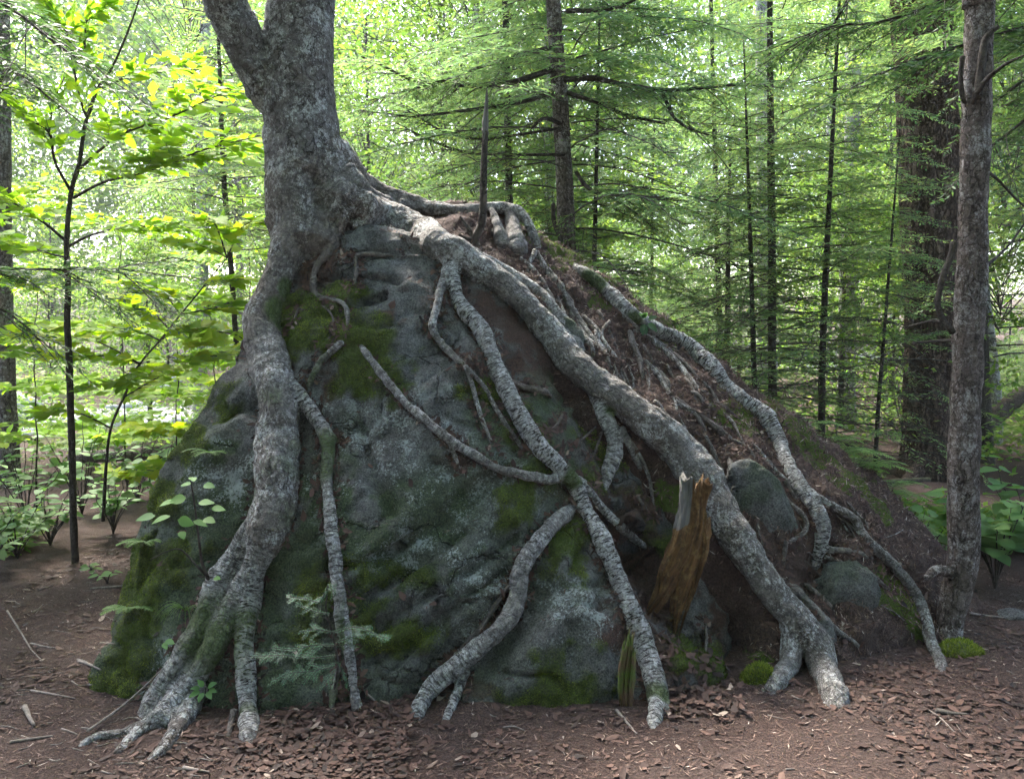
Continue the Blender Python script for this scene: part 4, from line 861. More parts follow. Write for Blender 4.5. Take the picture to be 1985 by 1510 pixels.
limb(right_hem, [(2270, 60, 10), (2150, 90, 9), (1990, 230, 6), (1900, 300, 4)], HZ, 4.8, mat=M_hem_dark)
left_hem = thing('hemlock_tree', ground_at(-240, 4.6), 'hemlock beyond the beech sapling with dark drooping boughs', 'tree')
trunk_obj(left_hem, 9, .12, .05, 14, M_pine)
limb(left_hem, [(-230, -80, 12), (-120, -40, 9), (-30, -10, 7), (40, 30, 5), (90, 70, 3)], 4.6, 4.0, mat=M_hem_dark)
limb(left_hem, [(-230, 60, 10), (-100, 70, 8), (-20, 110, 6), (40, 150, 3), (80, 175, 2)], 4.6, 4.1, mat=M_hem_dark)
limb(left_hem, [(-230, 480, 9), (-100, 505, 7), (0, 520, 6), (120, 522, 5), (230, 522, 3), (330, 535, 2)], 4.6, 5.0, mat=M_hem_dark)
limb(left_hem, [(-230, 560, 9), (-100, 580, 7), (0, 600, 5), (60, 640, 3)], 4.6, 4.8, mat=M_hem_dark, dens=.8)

# ------------------------------------------------------------------ the birch's crown, and unseen maples added to shade boulder and path 
BC = [broadleaf(211, 100, 3.4, 2.8, 6.5, .10, 55), broadleaf(212, 170, 3.8, 5.0, 10, .11, 90)]
link('crown', BC[0], birch, (0, 0, .6), (0, 0, 0), 1.0)
SH = [(-3.4, -1.4, 1), (3.0, -1.8, 1), (.2, -3.2, 1), (-2.2, -4.6, 1), (2.4, -5.2, 1), (-.2, -6.6, 1), (6.4, .6, 1), (-6.6, .2, 1), (-1.8, -6.5, 1), (5.0, -5.5, 1), (-6.5, -4, 1)]
for i, (x, y, s) in enumerate(SH):
    r = thing('maple_tree', (x, y, float(gz(x, y))), 'unseen broad-leaved tree added to shade the clearing in front of the boulder', 'tree', 'unseen shade trees added round the clearing', rotz=i * 1.3)
    trunk_obj(r, 9.5, .14, .05, 20 + i, M_stem); link('crown', BC[1], r, (0, 0, 0), (0, 0, i), 1.0)

# unseen young trees added behind the camera to block low frontal light
rz_ = np.random.default_rng(9)
for i in range(22):
    a = rz_.uniform(R(192), R(348)); d = rz_.uniform(5.0, 9.5); x, y = math.cos(a) * d * 1.1, math.sin(a) * d + .3
    v = i % 3; r = thing('hemlock_tree' if v else 'maple_tree', (x, y, float(gz(x, y))), 'unseen bushy young hemlock added behind the camera to block low light' if v else 'unseen bushy young maple added behind the camera to block low light', 'tree', 'unseen light-blocking hemlocks added behind the camera' if v else 'unseen light-blocking maples added behind the camera')
    trunk_obj(r, 6.0, .06, .015, 60 + i, M_stem, flare=1.2); link('crown', HEM[v - 1] if v else DEC[0], r, (0, 0, 0), (0, 0, i), 1.0)
# ------------------------------------------------------------------ woodland behind: single trees, open towards the stream
rg = np.random.default_rng(5); placed = []
tries = 0
while len(placed) < 104 and tries < 8000:
    tries += 1; y = 9.0 + 36 * rg.uniform() ** 1.1; half = y * .82 + 2.5; x = rg.uniform(-half, half)
    if y < 12 and x < 0: continue
    if abs(stream_d(np.array(x), np.array(y))) < 3.8: continue
    md = 1.3 + y * .06
    if any((x - a) ** 2 + (y - b) ** 2 < md ** 2 for a, b in placed): continue
    placed.append((x, y)); px = 992 + x / y * F
    u = rg.uniform(); rz = rg.uniform(0, 6.28); s = rg.uniform(.75, 1.15); zz = float(gz(x, y)); left = px < 800
    if u < (.25 if left else .42):
        v = (0, 1, 2, 2)[rg.integers(0, 4)]; hgt = (6.2, 7.7, 3.6)[v] * s
        r = thing('hemlock_tree', (x, y, zz), 'young feathery hemlock among the woodland behind the boulder', 'tree', 'young hemlocks in the woodland behind')
        trunk_obj(r, hgt, .05 * s * (1 + .4 * (v == 1)), .012, int(rg.integers(99)), M_stem, flare=1.2); link('crown', HEM[v], r, (0, 0, 0), (0, 0, rz), s)
    elif u < .86 or y < 24:
        v = (0, 1, 2, 2)[rg.integers(0, 4)]; hgt = (5.8, 8, 2.8)[v] * s
        r = thing('maple_tree', (x, y, zz), 'young broad-leaved tree among the woodland behind the boulder', 'tree', 'young broad-leaved trees in the woodland behind')
        trunk_obj(r, hgt, .045 * s * (1 + .6 * (v == 1)), .012, int(rg.integers(99)), M_stem, flare=1.2); link('crown', DEC[v], r, (0, 0, 0), (0, 0, rz), s)
    else:
        r = thing('maple_tree', (x, y, zz), 'tall forest tree with pale trunk far behind the boulder', 'tree', 'tall trees in the woodland behind')
        trunk_obj(r, 13 * s, .15 * s, .05, int(rg.integers(99)), M_pale if rg.uniform() < .5 else M_pine); link('crown', DEC[3], r, (0, 0, 0), (0, 0, rz), s)
# far wood: one mass on the rising ground
bag = Bag()
for i in range(2500):
    a = rg.uniform(-.95, .95); dist = rg.uniform(50, 84); x = math.sin(a) * dist; y = math.cos(a) * dist; z0 = float(gz(x, y)); h = (dist - 50) / 34 * 12 + rg.uniform(.5, 24)
    n = 150; rad = rg.uniform(1.4, 3.0); c = np.array([x, y, z0 + h]); off = rg.normal(0, 1, (n, 3)) * np.array([rad * .6, rad * .6, rad * .42])
    V, Q = leaf_quads(c + off, rg.normal(0, 1, (n, 3)), np.tile([0, -.3, 1.0], (n, 1)) + rg.normal(0, .5, (n, 3)), rg.uniform(.26, .56, n), rg.uniform(.18, .36, n))
    bag.add(V, Q, 0, rnd=np.repeat(np.clip(rg.normal(.55, .25, n), 0, 1), 4))
tag(link('far_wood', bag.mesh('far_wood', [M_dec], smooth=False)), 'distant bright green leaf mass closing the woodland behind the trunks', 'forest', kind='stuff')
# low undergrowth on the forest floor
bag = Bag(); n = 85000
y = 5.6 + 28 * rg.uniform(size=n) ** 1.7; x = rg.uniform(-1, 1, n) * (y * .68 + 1); z = gz(x, y)
den = fbm(np.stack([x, y, x * 0], -1) * .7, 3, 15); k = (den > -.25) & (np.abs(stream_d(x, y)) > 3.0) & ~((x > -2.1) & (x < 2.9) & (y < 7.2)); x, y, z, den = x[k], y[k], z[k], den[k]; n = len(x)
h = (np.abs(rg.normal(0, .2, n)) + .03 + .35 * np.clip(den, 0, 1)) * np.clip((y - 5.4) / 2.5, .25, 1) * np.where(x < -1, 1.7, 1)
Bp = np.stack([x, y, z + h], -1); D = rg.normal(0, 1, (n, 3)); D[:, 2] *= .3
V, Q = leaf_quads(Bp, D, np.tile([0, 0, 1.0], (n, 1)) + rg.normal(0, .35, (n, 3)), rg.uniform(.05, .13, n), rg.uniform(.03, .07, n), .45, .08)
bag.add(V, Q, 0, rnd=np.repeat(np.clip(rg.normal(.45, .25, n), 0, 1), 4))
tag(link('undergrowth', bag.mesh('undergrowth', [M_dec], smooth=False)), 'low green seedlings and herbs covering the forest floor behind', 'undergrowth', kind='stuff')
# ------------------------------------------------------------------ stones set in the bank
def stone(px, py, rx, ry, rz, label, out=.35, tilt=0.0, seed=0, moss=.3):
    h = hit(px, py); rx, ry, rz = [a * h[0][1] / F for a in (rx, ry, rz)]
    bm = bmesh.new(); bmesh.ops.create_icosphere(bm, subdivisions=5, radius=1.0); V = np.array([v.co[:] for v in bm.verts]); Fc = np.array([[v.index for v in f.verts] for f in bm.faces]); bm.free()
    V = V * (1 + .16 * fbm(V * 1.3 + seed, 3, seed) + .03 * fbm(V * 6 + seed, 3, seed))[:, None]
    V = np.sign(V) * np.abs(V) ** .85
    V *= np.array([rx, ry, rz]); c, s = math.cos(tilt), math.sin(tilt); V = np.column_stack([V[:, 0] * c - V[:, 2] * s, V[:, 1], V[:, 0] * s + V[:, 2] * c])
    ctr = h[0] + h[1] * (-ry * (1 - out)); z = np.zeros(len(V)); up = np.clip(V[:, 2] / rz, 0, 1)
    o = link('stone', build_mesh('stone', V, Fc, {'moss': z + moss * .5, 'algae': np.clip(.35 + .4 * fbm(V * 6, 3, 3), 0, 1), 'soil': z + .25 * (fbm(V * 5, 2, 8) > .1), 'lichen': z + .15}, [M_rock]), None, ctr)
    return tag(o, label, 'stone')
stone(1484, 978, 60, 34, 108, 'bare grey slab of rock framed by thin roots in the bank', .24, .42, 3, .1)
stone(1640, 1125, 66, 55, 62, 'rounded dark stone in the hollow beneath the pale root', .3, .1, 5, .5)
stone(1085, 665, 60, 40, 70, 'mossy stone wedged between the white root and the big root', .22, -.3, 7, .6)
stone(1600, 1225, 30, 26, 30, 'knob of grey rock touching the side of the big root', .6, .3, 11, .2)
stone(1962, 1192, 36, 26, 14, 'small grey stone on the litter right of the pine', .8, .1, 13, .1)

# ------------------------------------------------------------------ broken rotten stump leaning in the hollow
def rot_mat():
    s = NT('rotten_wood'); g = s.attr('bark', 'Vector'); st = s.noise(s.scale(g, (70, 70, 6)), 1.0, 5, .7, .3); md = s.noise(s.coord(), 30, 4, .7)
    c = s.mix(s.ramp(st, [(.32, 0), (.55, .5), (.72, 1)]), (.035, .018, .008), (.18, .09, .03)); c = s.mix(s.ramp(md, [(.5, 0), (.7, .7)]), c, (.24, .16, .07))
    w_ = s.mix(s.ramp(st, [(.3, 0), (.7, 1)]), (.05, .046, .042), (.17, .16, .15)); c = s.mix(s.ramp(s.attr('grey'), [(.45, 0), (.55, 1)]), c, w_)
    s.bump(s.math('ADD', st, s.math('MULTIPLY', md, .4)), 1.0, .014); return s.out(c, .85, .25)
M_rot = rot_mat()
def jag_tube(rows, Y0, Y1, seed, greyside=None, seg=40, hollow=0):
    rows = np.array(rows, float); Ys = np.linspace(Y0, Y1, len(rows)); q = np.column_stack([P(rows[:, 0], rows[:, 1], Ys), rows[:, 2] * Ys / F / 2]); c = catmull(q, 60)
    V, fc, bk = tube(c[:, :3], c[:, 3], seg, lump=.16, seed=seed); n = 60
    T, N, B = frames(c[:, :3]); th = np.tile(np.linspace(0, 2 * math.pi, seg, endpoint=False), n); ti = np.repeat(np.arange(n), seg)
    rid = fbm(np.column_stack([np.cos(th) * 4, np.sin(th) * 4, ti * .04]), 3, seed + 1); ax = np.repeat(c[:, :3], seg, 0); dv = V[:n * seg] - ax
    rid2 = fbm(np.column_stack([np.cos(th) * 9, np.sin(th) * 9, ti * .03]), 2, seed + 7)
    V[:n * seg] = ax + dv * (1 + .30 * rid + .16 * rid2)[:, None]
    fray = np.clip((ti - 44) / 15, 0, 1) * fbm(np.column_stack([np.cos(th) * 3.5, np.sin(th) * 3.5, ti * 0]), 3, seed + 3); V[:n * seg] += np.repeat(T, seg, 0) * (fray * .14)[:, None]
    fr0 = np.clip((7 - ti) / 7, 0, 1) * fbm(np.column_stack([np.cos(th) * 5, np.sin(th) * 5, ti * 0 + 3]), 3, seed + 5); V[:n * seg] -= np.repeat(T, seg, 0) * (fr0 * .045)[:, None]
    V[n * seg] = c[4, :3]; V[n * seg + 1] = c[-5, :3]
    grey = np.zeros(len(V)); grey[:n * seg] = .5 + .9 * (-(dv[:, 0]) / np.repeat(c[:, 3], seg) - .38) + .2 * rid - np.clip((ti - 18) / 8, 0, 1) * .9
    if greyside is None: grey[:] = 0
    return V, fc, bk, grey
hs = hit(1335, 1050)[0][1] - .16
st_ = thing('broken_stump', P(1310, 1180, hs), 'broken orange-brown rotten stump leaning against the big slanting root', 'stump')
V, fc, bk, gr = jag_tube([(1347, 938, 50), (1345, 970, 47), (1338, 1020, 48), (1322, 1070, 50), (1302, 1110, 42), (1286, 1140, 26), (1272, 1162, 8)], hs, hs - .02, 3, 1)
world_part('trunk', st_, V, fc, attrs={'bark': bk, 'grey': gr}, mats=[M_rot])
V, fc, bk, gr = jag_tube([(1352, 1010, 40), (1345, 1080, 44), (1328, 1130, 42), (1312, 1175, 28), (1302, 1212, 10)], hs + .01, hs - .02, 6)
world_part('splinter', st_, V, fc, attrs={'bark': bk, 'grey': gr}, mats=[M_rot])
for rw, sd in (([(1362, 1000, 16), (1366, 1060, 16), (1358, 1100, 10), (1350, 1130, 3)], 8), ([(1318, 1060, 18), (1296, 1110, 18), (1282, 1150, 14), (1266, 1172, 3)], 9), ([(1330, 1110, 22), (1318, 1160, 18), (1312, 1190, 12), (1308, 1225, 3)], 10), ([(1340, 1100, 14), (1342, 1140, 12), (1330, 1185, 3)], 11)):
    V, fc, bk, gr = jag_tube(rw, hs - .02, hs - .05, sd); world_part('splinter', st_, V, fc, attrs={'bark': bk, 'grey': gr}, mats=[M_rot])
hs = hit(1215, 1330)[0][1] - .05
rp = thing('rotten_wood', P(1220, 1420, hs), 'mossy splintered strip of rotten wood propped beside the white root foot', 'wood')
V, fc, bk, gr = jag_tube([(1222, 1235, 9), (1216, 1280, 16), (1212, 1330, 16), (1215, 1380, 10), (1226, 1425, 4)], hs, hs - .03, 9)
s_ = NT('mossy_rot'); g_ = s_.attr('bark', 'Vector'); stt = s_.noise(s_.scale(g_, (60, 60, 5)), 1.0, 4, .7); s_.bump(stt, 1, .01)
M_mrot = s_.out(s_.mix(s_.ramp(s_.noise(s_.coord(), 9, 4), [(.45, 0), (.6, 1)]), s_.mix(stt, (.03, .018, .012), (.15, .09, .05)), s_.mix(stt, (.025, .045, .008), (.11, .15, .025))), .9)
world_part('strip', rp, V, fc, attrs={'bark': bk, 'grey': gr}, mats=[M_mrot])
for rw, sd in (([(1212, 1250, 8), (1205, 1300, 12), (1203, 1350, 9), (1206, 1385, 3)], 21), ([(1228, 1260, 8), (1226, 1320, 12), (1222, 1375, 8), (1230, 1400, 3)], 22), ([(1208, 1330, 10), (1212, 1390, 8), (1222, 1440, 3)], 23)):
    V, fc, bk, gr = jag_tube(rw, hs - .02, hs - .03, sd, seg=16); world_part('strip', rp, V, fc, attrs={'bark': bk, 'grey': gr}, mats=[M_mrot])

# dead broken sapling standing on top of the bank
hd = hit(925, 478)[0][1] - .03
ds_ = thing('dead_sapling', P(915, 474, hd), 'dead broken-off upright stem standing on top of the bank', 'stem')
rows = np.array([(914, 476, 15), (922, 458, 15), (932, 438, 15), (936, 410, 14), (937, 380, 14), (938, 330, 13), (940, 270, 11), (941, 255, 10)], float); Ys = np.full(len(rows), hd)
q = np.column_stack([P(rows[:, 0], rows[:, 1], Ys), rows[:, 2] * hd / F / 2]); c = catmull(q, 60); V, fc, bk = tube(c[:, :3], c[:, 3], 12, lump=.1, seed=4); world_part('stem', ds_, V, fc, attrs={'bark': bk}, mats=[M_stem])
V, fc, bk, gr = jag_tube([(940, 262, 11), (941, 235, 10), (943, 210, 8), (944, 188, 3)], hd, hd, 12, 1, 10); world_part('splinter', ds_, V, fc, attrs={'bark': bk, 'grey': np.ones(len(V))}, mats=[M_rot])
stub(ds_, [(925, 465, 9), (905, 462, 7), (890, 455, 4)], hd, hd - .03, M_stem, 'root'); stub(ds_, [(918, 458, 8), (903, 435, 7), (892, 420, 4)], hd, hd + .02, M_stem, 'branch')

# ------------------------------------------------------------------ single leaves
def ovate(name, mat, wd=.55, tip=1.5, fold=.1, curl=.1, serr=0.0, n=7):
    t = np.linspace(0, 1, n); w_ = wd * .5 * np.sin(math.pi * t ** .8) ** .8 * (1 - .25 * t); w_[0] = .0; w_[-1] = 0
    z = -curl * t ** 2; mid = np.column_stack([t, t * 0, z]); Lf = np.column_stack([t - .02, w_, z + fold * w_ * 2]); Rt = np.column_stack([t - .02, -w_, z + fold * w_ * 2])
    V = np.vstack([mid, Lf, Rt]); i = np.arange(n - 1)
    Fq = np.concatenate([np.stack([i, i + 1, n + i + 1, n + i], -1), np.stack([2 * n + i, 2 * n + i + 1, i + 1, i], -1)])
    return build_mesh(name, V, Fq, mats=[mat])
def maple_leaf(name, mat):
    pol = [(0, 0), (-.08, .16), (.02, .38), (.14, .30), (.22, .42), (.36, .52), (.42, .36), (.55, .40), (.60, .24), (.74, .22), (.80, .10), (1.0, 0)]
    up = np.array(pol); dn = up[1:-1][::-1] * [1, -1]; P2 = np.vstack([up, dn]); c = np.array([[.35, 0]]); A = np.vstack([c, P2])
    V = np.column_stack([A[:, 0], A[:, 1], .10 * np.abs(A[:, 1]) - .12 * A[:, 0] ** 2]); m = len(P2); j = np.arange(m)
    return build_mesh(name, V, np.stack([np.zeros(m, int), 1 + j, 1 + (j + 1) % m], -1), mats=[mat])
LM_beech = ovate('beech_leaf', M_beech, .52); LM_maple = maple_leaf('maple_leaf', M_maple); LM_shrub = ovate('shrub_leaf', M_shrub, .82, fold=.08, curl=.12); LM_shrub2 = ovate('shrub_leaf_slim', M_shrub, .6, fold=.08, curl=.15)
def leaf_objs(root, pos, dr, nr, size, me, cap=300, name='leaf', mass=None):
    loc = np.array(root.location); n = len(pos)
    dr = dr / np.linalg.norm(dr, axis=1)[:, None]; sd = np.cross(nr, dr); sd /= np.linalg.norm(sd, axis=1)[:, None]; nz = np.cross(dr, sd)
    for i in range(min(n, cap)):
        o = bpy.data.objects.new(name, me); COL.objects.link(o); o.parent = root; s = float(size[i])
        m = Matrix(((dr[i, 0] * s, sd[i, 0] * s, nz[i, 0] * s, pos[i, 0] - loc[0]), (dr[i, 1] * s, sd[i, 1] * s, nz[i, 1] * s, pos[i, 1] - loc[1]), (dr[i, 2] * s, sd[i, 2] * s, nz[i, 2] * s, pos[i, 2] - loc[2]), (0, 0, 0, 1)))
        o.matrix_local = m
    if n > cap and mass is not None:
        V, Q = leaf_quads(pos[cap:], dr[cap:], nr[cap:], size[cap:], size[cap:] * .55, .45, .06)
        o = world_part('leaf_mass', root, V, Q, attrs={'rnd': np.repeat(rng.uniform(size=n - cap), 4)}, mats=[mass], smooth=False); o['kind'] = 'stuff'
def twig_path(root, rows, Y0, Y1, name='branch', n=24, seg=6, mat=None):
    rows = np.array(rows, float); Ys = np.linspace(Y0, Y1, len(rows)); q = np.column_stack([P(rows[:, 0], rows[:, 1], Ys), rows[:, 2] * Ys / F / 2]); c = catmull(q, n)
    V, fc, bk = tube(c[:, :3], np.maximum(c[:, 3], .0018), seg, lump=.08, seed=int(rows[0, 0]) % 23); world_part(name, root, V, fc, attrs={'bark': bk}, mats=[mat or M_stem]); return c[:, :3]
def leaves_along(C, rg, spacing=.03, side=.5, start=.25, sub=True):
    """alternate leaves along a branch and its flat side twigs -> positions, directions"""
    out = []; tw = []
    def run(C, st):
        L = np.linalg.norm(np.diff(C, axis=0), axis=1).sum(); n = max(3, int(L * (1 - st) / spacing))
        for k in range(n):
            t = st + (1 - st) * (k + .5) / n; f = t * (len(C) - 1); i = min(int(f), len(C) - 2); p = C[i] + (C[i + 1] - C[i]) * (f - i)
            T = C[i + 1] - C[i]; T = T / np.linalg.norm(T); lat = np.cross(T, [0, 0, 1]); lat /= max(np.linalg.norm(lat), 1e-6); sg = 1 if k % 2 else -1
            a = rg.uniform(.6, 1.1); out.append((p, T * math.cos(a) + lat * sg * math.sin(a) + np.array([0, 0, rg.normal(-.12, .15)])))
        out.append((C[-1], C[-1] - C[-2]))
    run(C, start)
    if sub:
        L = np.linalg.norm(np.diff(C, axis=0), axis=1).sum()
        for k in range(int(L / .055)):
            i = int(rg.uniform(.2, .92) * (len(C) - 1)); T = C[i + 1] - C[i]; T /= np.linalg.norm(T); lat = np.cross(T, [0, 0, 1]); sg = rg.choice([-1, 1]); a = rg.uniform(.6, 1.1)
            d = T * math.cos(a) + lat * sg * math.sin(a); d[2] += rg.uniform(-.1, .15); l = rg.uniform(.16, .4) * min(1, L); s = np.linspace(0, 1, 6)[:, None]
            C2 = C[i] + d * l * s + rg.normal(0, .006, (6, 3)) * s; tw.append(C2); run(C2, .15)
    return out, tw
rg = np.random.default_rng(77)
bb = ground_at(140, 5.45)
beech = thing('beech_sapling', bb, 'slender beech sapling with bright yellow-green leaves at the edge of the litter', 'sapling')
st = twig_path(beech, [(146, 1100, 15), (142, 1000, 14), (140, 900, 13), (137, 800, 13), (134, 700, 13), (130, 620, 12), (132, 560, 12), (129, 470, 10), (138, 372, 9), (154, 315, 8), (165, 243, 7), (188, 175, 6), (211, 143, 5), (232, 100, 4), (247, 64, 4), (266, 11, 3), (285, -60, 2)], 5.45, 5.3, 'trunk', 90, 9)
OUT = []; TW = []
for rows, y0, y1 in (([(188, 172, 5), (170, 225, 5), (154, 186, 4), (138, 107, 4), (127, 64, 3), (97, 18, 3), (80, -30, 2)], 5.35, 5.1), ([(138, 372, 6), (107, 315, 5), (95, 257, 5), (54, 229, 4), (0, 179, 3), (-60, 140, 2)], 5.4, 5.0),
    ([(154, 328, 6), (200, 286, 5), (250, 254, 5), (308, 236, 4), (358, 215, 4), (411, 190, 3), (470, 166, 2)], 5.4, 4.9), ([(142, 384, 6), (200, 354, 5), (272, 336, 5), (340, 311, 4), (411, 286, 3), (505, 264, 2)], 5.4, 5.0),
    ([(129, 468, 6), (72, 422, 5), (0, 379, 4), (-70, 350, 3)], 5.4, 5.1), ([(95, 257, 4), (104, 200, 3), (125, 150, 2)], 5.3, 5.35), ([(127, 66, 3), (161, 46, 3), (200, 18, 3), (240, -10, 2)], 5.2, 5.3),
    ([(188, 175, 5), (250, 150, 4), (322, 139, 3), (385, 135, 2)], 5.35, 5.6), ([(188, 178, 4), (175, 136, 3), (164, 86, 3), (168, 40, 2)], 5.35, 5.2), ([(129, 480, 6), (180, 455, 5), (260, 440, 4), (360, 442, 3), (440, 470, 2)], 5.4, 5.9), ([(131, 500, 5), (90, 490, 4), (30, 470, 3), (-30, 455, 2)], 5.4, 5.9)):
    C = twig_path(beech, rows, y0, y1); o, t_ = leaves_along(C, rg); OUT += o; TW += t_
for C2 in TW: V, fc, _ = tube(C2, np.linspace(.0028, .0012, 6), 4, cap=False); world_part('twig', beech, V, fc, mats=[M_stem_fol])
k = rg.permutation(len(OUT)); pos = np.array([OUT[i][0] for i in k]); dr = np.array([OUT[i][1] for i in k]); nr = np.tile([0, 0, 1.0], (len(k), 1)) + rg.normal(0, .35, (len(k), 3)) + np.array([0, -.55, 0])
leaf_objs(beech, pos, dr, nr, rg.uniform(.085, .14, len(k)), LM_beech, 300, mass=M_beech_s)

mb = ground_at(205, 5.9)
maple = thing('maple_sapling', mb, 'young maple with flat tiers of yellow leaves left of the boulder', 'sapling')
twig_path(maple, [(200, 1010, 7), (206, 900, 6), (215, 830, 5), (240, 770, 5), (272, 705, 4), (310, 660, 4), (350, 610, 3), (395, 555, 3), (440, 500, 2)], 5.9, 5.6, 'trunk', 50, 7)
OUT = []; TW = []
for rows, y0, y1 in (([(272, 705, 5), (220, 690, 4), (150, 690, 3), (70, 680, 2)], 5.75, 5.6), ([(310, 660, 4), (260, 640, 3), (190, 635, 3), (120, 640, 2)], 5.7, 6.1), ([(240, 770, 4), (300, 735, 3), (370, 700, 3), (420, 690, 2)], 5.8, 5.5),
    ([(350, 610, 4), (400, 600, 3), (450, 585, 2)], 5.65, 5.5), ([(330, 640, 4), (290, 600, 3), (250, 580, 2)], 5.7, 5.9), ([(395, 555, 3), (430, 545, 2), (465, 540, 2)], 5.6, 5.5), ([(440, 500, 3), (400, 480, 2), (340, 470, 2)], 5.6, 5.8), ([(440, 500, 3), (470, 440, 2), (520, 425, 2)], 5.6, 5.5), ([(440, 500, 3), (420, 440, 3), (400, 420, 2)], 5.6, 5.3), ([(272, 705, 3), (240, 735, 3), (170, 750, 2)], 5.7, 5.5), ([(215, 830, 4), (150, 800, 3), (80, 800, 2)], 5.85, 5.6), ([(310, 660, 3), (345, 640, 3), (400, 640, 2), (460, 650, 2)], 5.7, 5.4), ([(272, 705, 3), (180, 660, 3), (90, 655, 2), (10, 650, 2)], 5.7, 5.9), ([(350, 610, 3), (320, 575, 3), (270, 560, 2)], 5.6, 5.4)):
    C = twig_path(maple, rows, y0, y1, n=14); o, t_ = leaves_along(C, rg, .042, start=.05); OUT += o; TW += t_
for C2 in TW: V, fc, _ = tube(C2, np.linspace(.0026, .0012, 6), 4, cap=False); world_part('twig', maple, V, fc, mats=[M_stem_fol])
k = rg.permutation(len(OUT)); pos = np.array([OUT[i][0] for i in k]); dr = np.array([OUT[i][1] for i in k]); nr = np.tile([0, 0, 1.0], (len(k), 1)) + rg.normal(0, .28, (len(k), 3)) + np.array([0, -.5, 0])
leaf_objs(maple, pos, dr, nr, rg.uniform(.09, .14, len(k)), LM_maple, 300, mass=M_beech_s)

def mini_sapling(px, Y, tiers, label, me, size, spread, rg, n=14):
    b = ground_at(px, Y); root = thing('maple_sapling', b, label, 'sapling', None); h = max(tiers) + .05; s = np.linspace(0, 1, 12)[:, None]
    C = b + np.array([rg.normal(0, .08), rg.normal(0, .08), h]) * s + rg.normal(0, .012, (12, 3)) * s; V, fc, bk = tube(C, np.linspace(.008, .003, 12), 6); world_part('trunk', root, V, fc, attrs={'bark': bk}, mats=[M_stem]); pos, dr = [], []
    for z in tiers:
        p0 = b + (C[-1] - b) * (z / h)
        for q in range(4):
            az = rg.uniform(0, 6.28); L = spread * rg.uniform(.6, 1.1); C2 = p0 + np.linspace(0, 1, 8)[:, None] * np.array([math.cos(az) * L, math.sin(az) * L, rg.uniform(-.05, .12) * L]) + rg.normal(0, .008, (8, 3)); V, fc, bk = tube(C2, np.linspace(.004, .0015, 8), 5); world_part('branch', root, V, fc, attrs={'bark': bk}, mats=[M_stem])
            o, tw = leaves_along(C2, rg, .06, start=.15, sub=True); pos += [a for a, _ in o]; dr += [d for _, d in o]
    pos, dr = np.array(pos), np.array(dr); nr = np.tile([0, -.45, 1.0], (len(pos), 1)) + rg.normal(0, .3, (len(pos), 3)); leaf_objs(root, pos, dr, nr, rg.uniform(.7, 1.2, len(pos)) * size, me, 300, mass=M_beech_s)
for a in ((330, 6.3, (.5, .8, 1.05, 1.35), 'leafy yellow-green maple sapling beside the mossy edge of the boulder', LM_maple, .10, .5), (430, 7.4, (1.1, 1.5, 1.9), 'bright maple sapling behind the shoulder of the boulder', LM_maple, .11, .6), (60, 6.6, (.7, 1.1, 1.5, 1.9), 'broad leafy sapling between the grey trunk and the beech stem', LM_beech, .10, .6),
          (240, 7.6, (.6, 1.0, 1.5, 2.0, 2.5), 'taller beech sapling behind the bent young maple', LM_beech, .11, .7), (-30, 5.6, (.9, 1.4, 1.9, 2.4), 'beech sapling standing beside the outermost viburnum shrub', LM_beech, .11, .6), (480, 9.0, (1.2, 1.8, 2.3, 2.8), 'pale green sapling behind the crooked conifer stem', LM_beech, .12, .8), (130, 9.2, (.5, 1.0, 1.6, 2.2, 3.0), 'tall pale sapling beyond the fallen log', LM_beech, .12, .9)):
    mini_sapling(a[0], a[1], a[2], a[3], a[4], a[5], a[6], rg)
def shrub(px, Y, h, spread, nst, label, me, size, rg, group=None, per=4, name='shrub'):
    b = ground_at(px, Y); root = thing(name, b, label, 'shrub', group); pos, dr, sz = [], [], []
    for i in range(nst):
        az = rg.uniform(0, 6.28); l = h * rg.uniform(.65, 1.1); s = np.linspace(0, 1, 9)[:, None]; r = spread * math.sqrt(rg.uniform(.05, 1))
        C = b + np.array([math.cos(az) * r, math.sin(az) * r, 0]) * s ** 1.3 + np.array([0, 0, l]) * (s - .12 * s ** 2) + rg.normal(0, .008, (9, 3)) * s
        V, fc, bk = tube(C, np.linspace(.006, .002, 9), 5); world_part('stem', root, V, fc, attrs={'bark': bk}, mats=[M_stem])
        for k in range(per):                       # opposite pairs
            t = .45 + .55 * (k + 1) / per; p = C[int(t * 8)]; a = rg.uniform(0, 6.28)
            for sg in (0, math.pi): pos.append(p); dr.append((math.cos(a + sg), math.sin(a + sg), rg.normal(.0, .18))); sz.append(size * rg.uniform(.65, 1.15) * (1.1 - .25 * t))
    pos, dr = np.array(pos), np.array(dr); nr = np.tile([0, -.25, 1.0], (len(pos), 1)) + rg.normal(0, .22, (len(pos), 3)); leaf_objs(root, pos + dr * .01, dr, nr, np.array(sz), me)
    return root
GS = 'leafy shrubs at the edge of the litter'
for i, (px, Y, h, sp, n) in enumerate(((20, 5.6, .55, .35, 9), (85, 5.9, .5, .35, 9), (210, 6.2, .55, .35, 9), (-40, 5.2, .4, .3, 7), (300, 6.6, .8, .35, 9), (40, 6.6, .8, .4, 10), (150, 7.0, .9, .45, 10), (260, 7.4, .7, .4, 9), (350, 7.0, .6, .35, 8))):
    shrub(px, Y, h, sp, n, 'low leafy viburnum shrub in the thicket left of the boulder', LM_shrub if i % 2 == 0 else LM_shrub2, .11, rg, GS)
shrub(1945, 4.85, .62, .3, 12, 'broad-leaved viburnum shrub beside the pine foot', LM_shrub, .15, rg, None, 5)
shrub(1800, 5.1, .42, .22, 7, 'small broad-leaved shrub between bank and pine', LM_shrub, .13, rg)
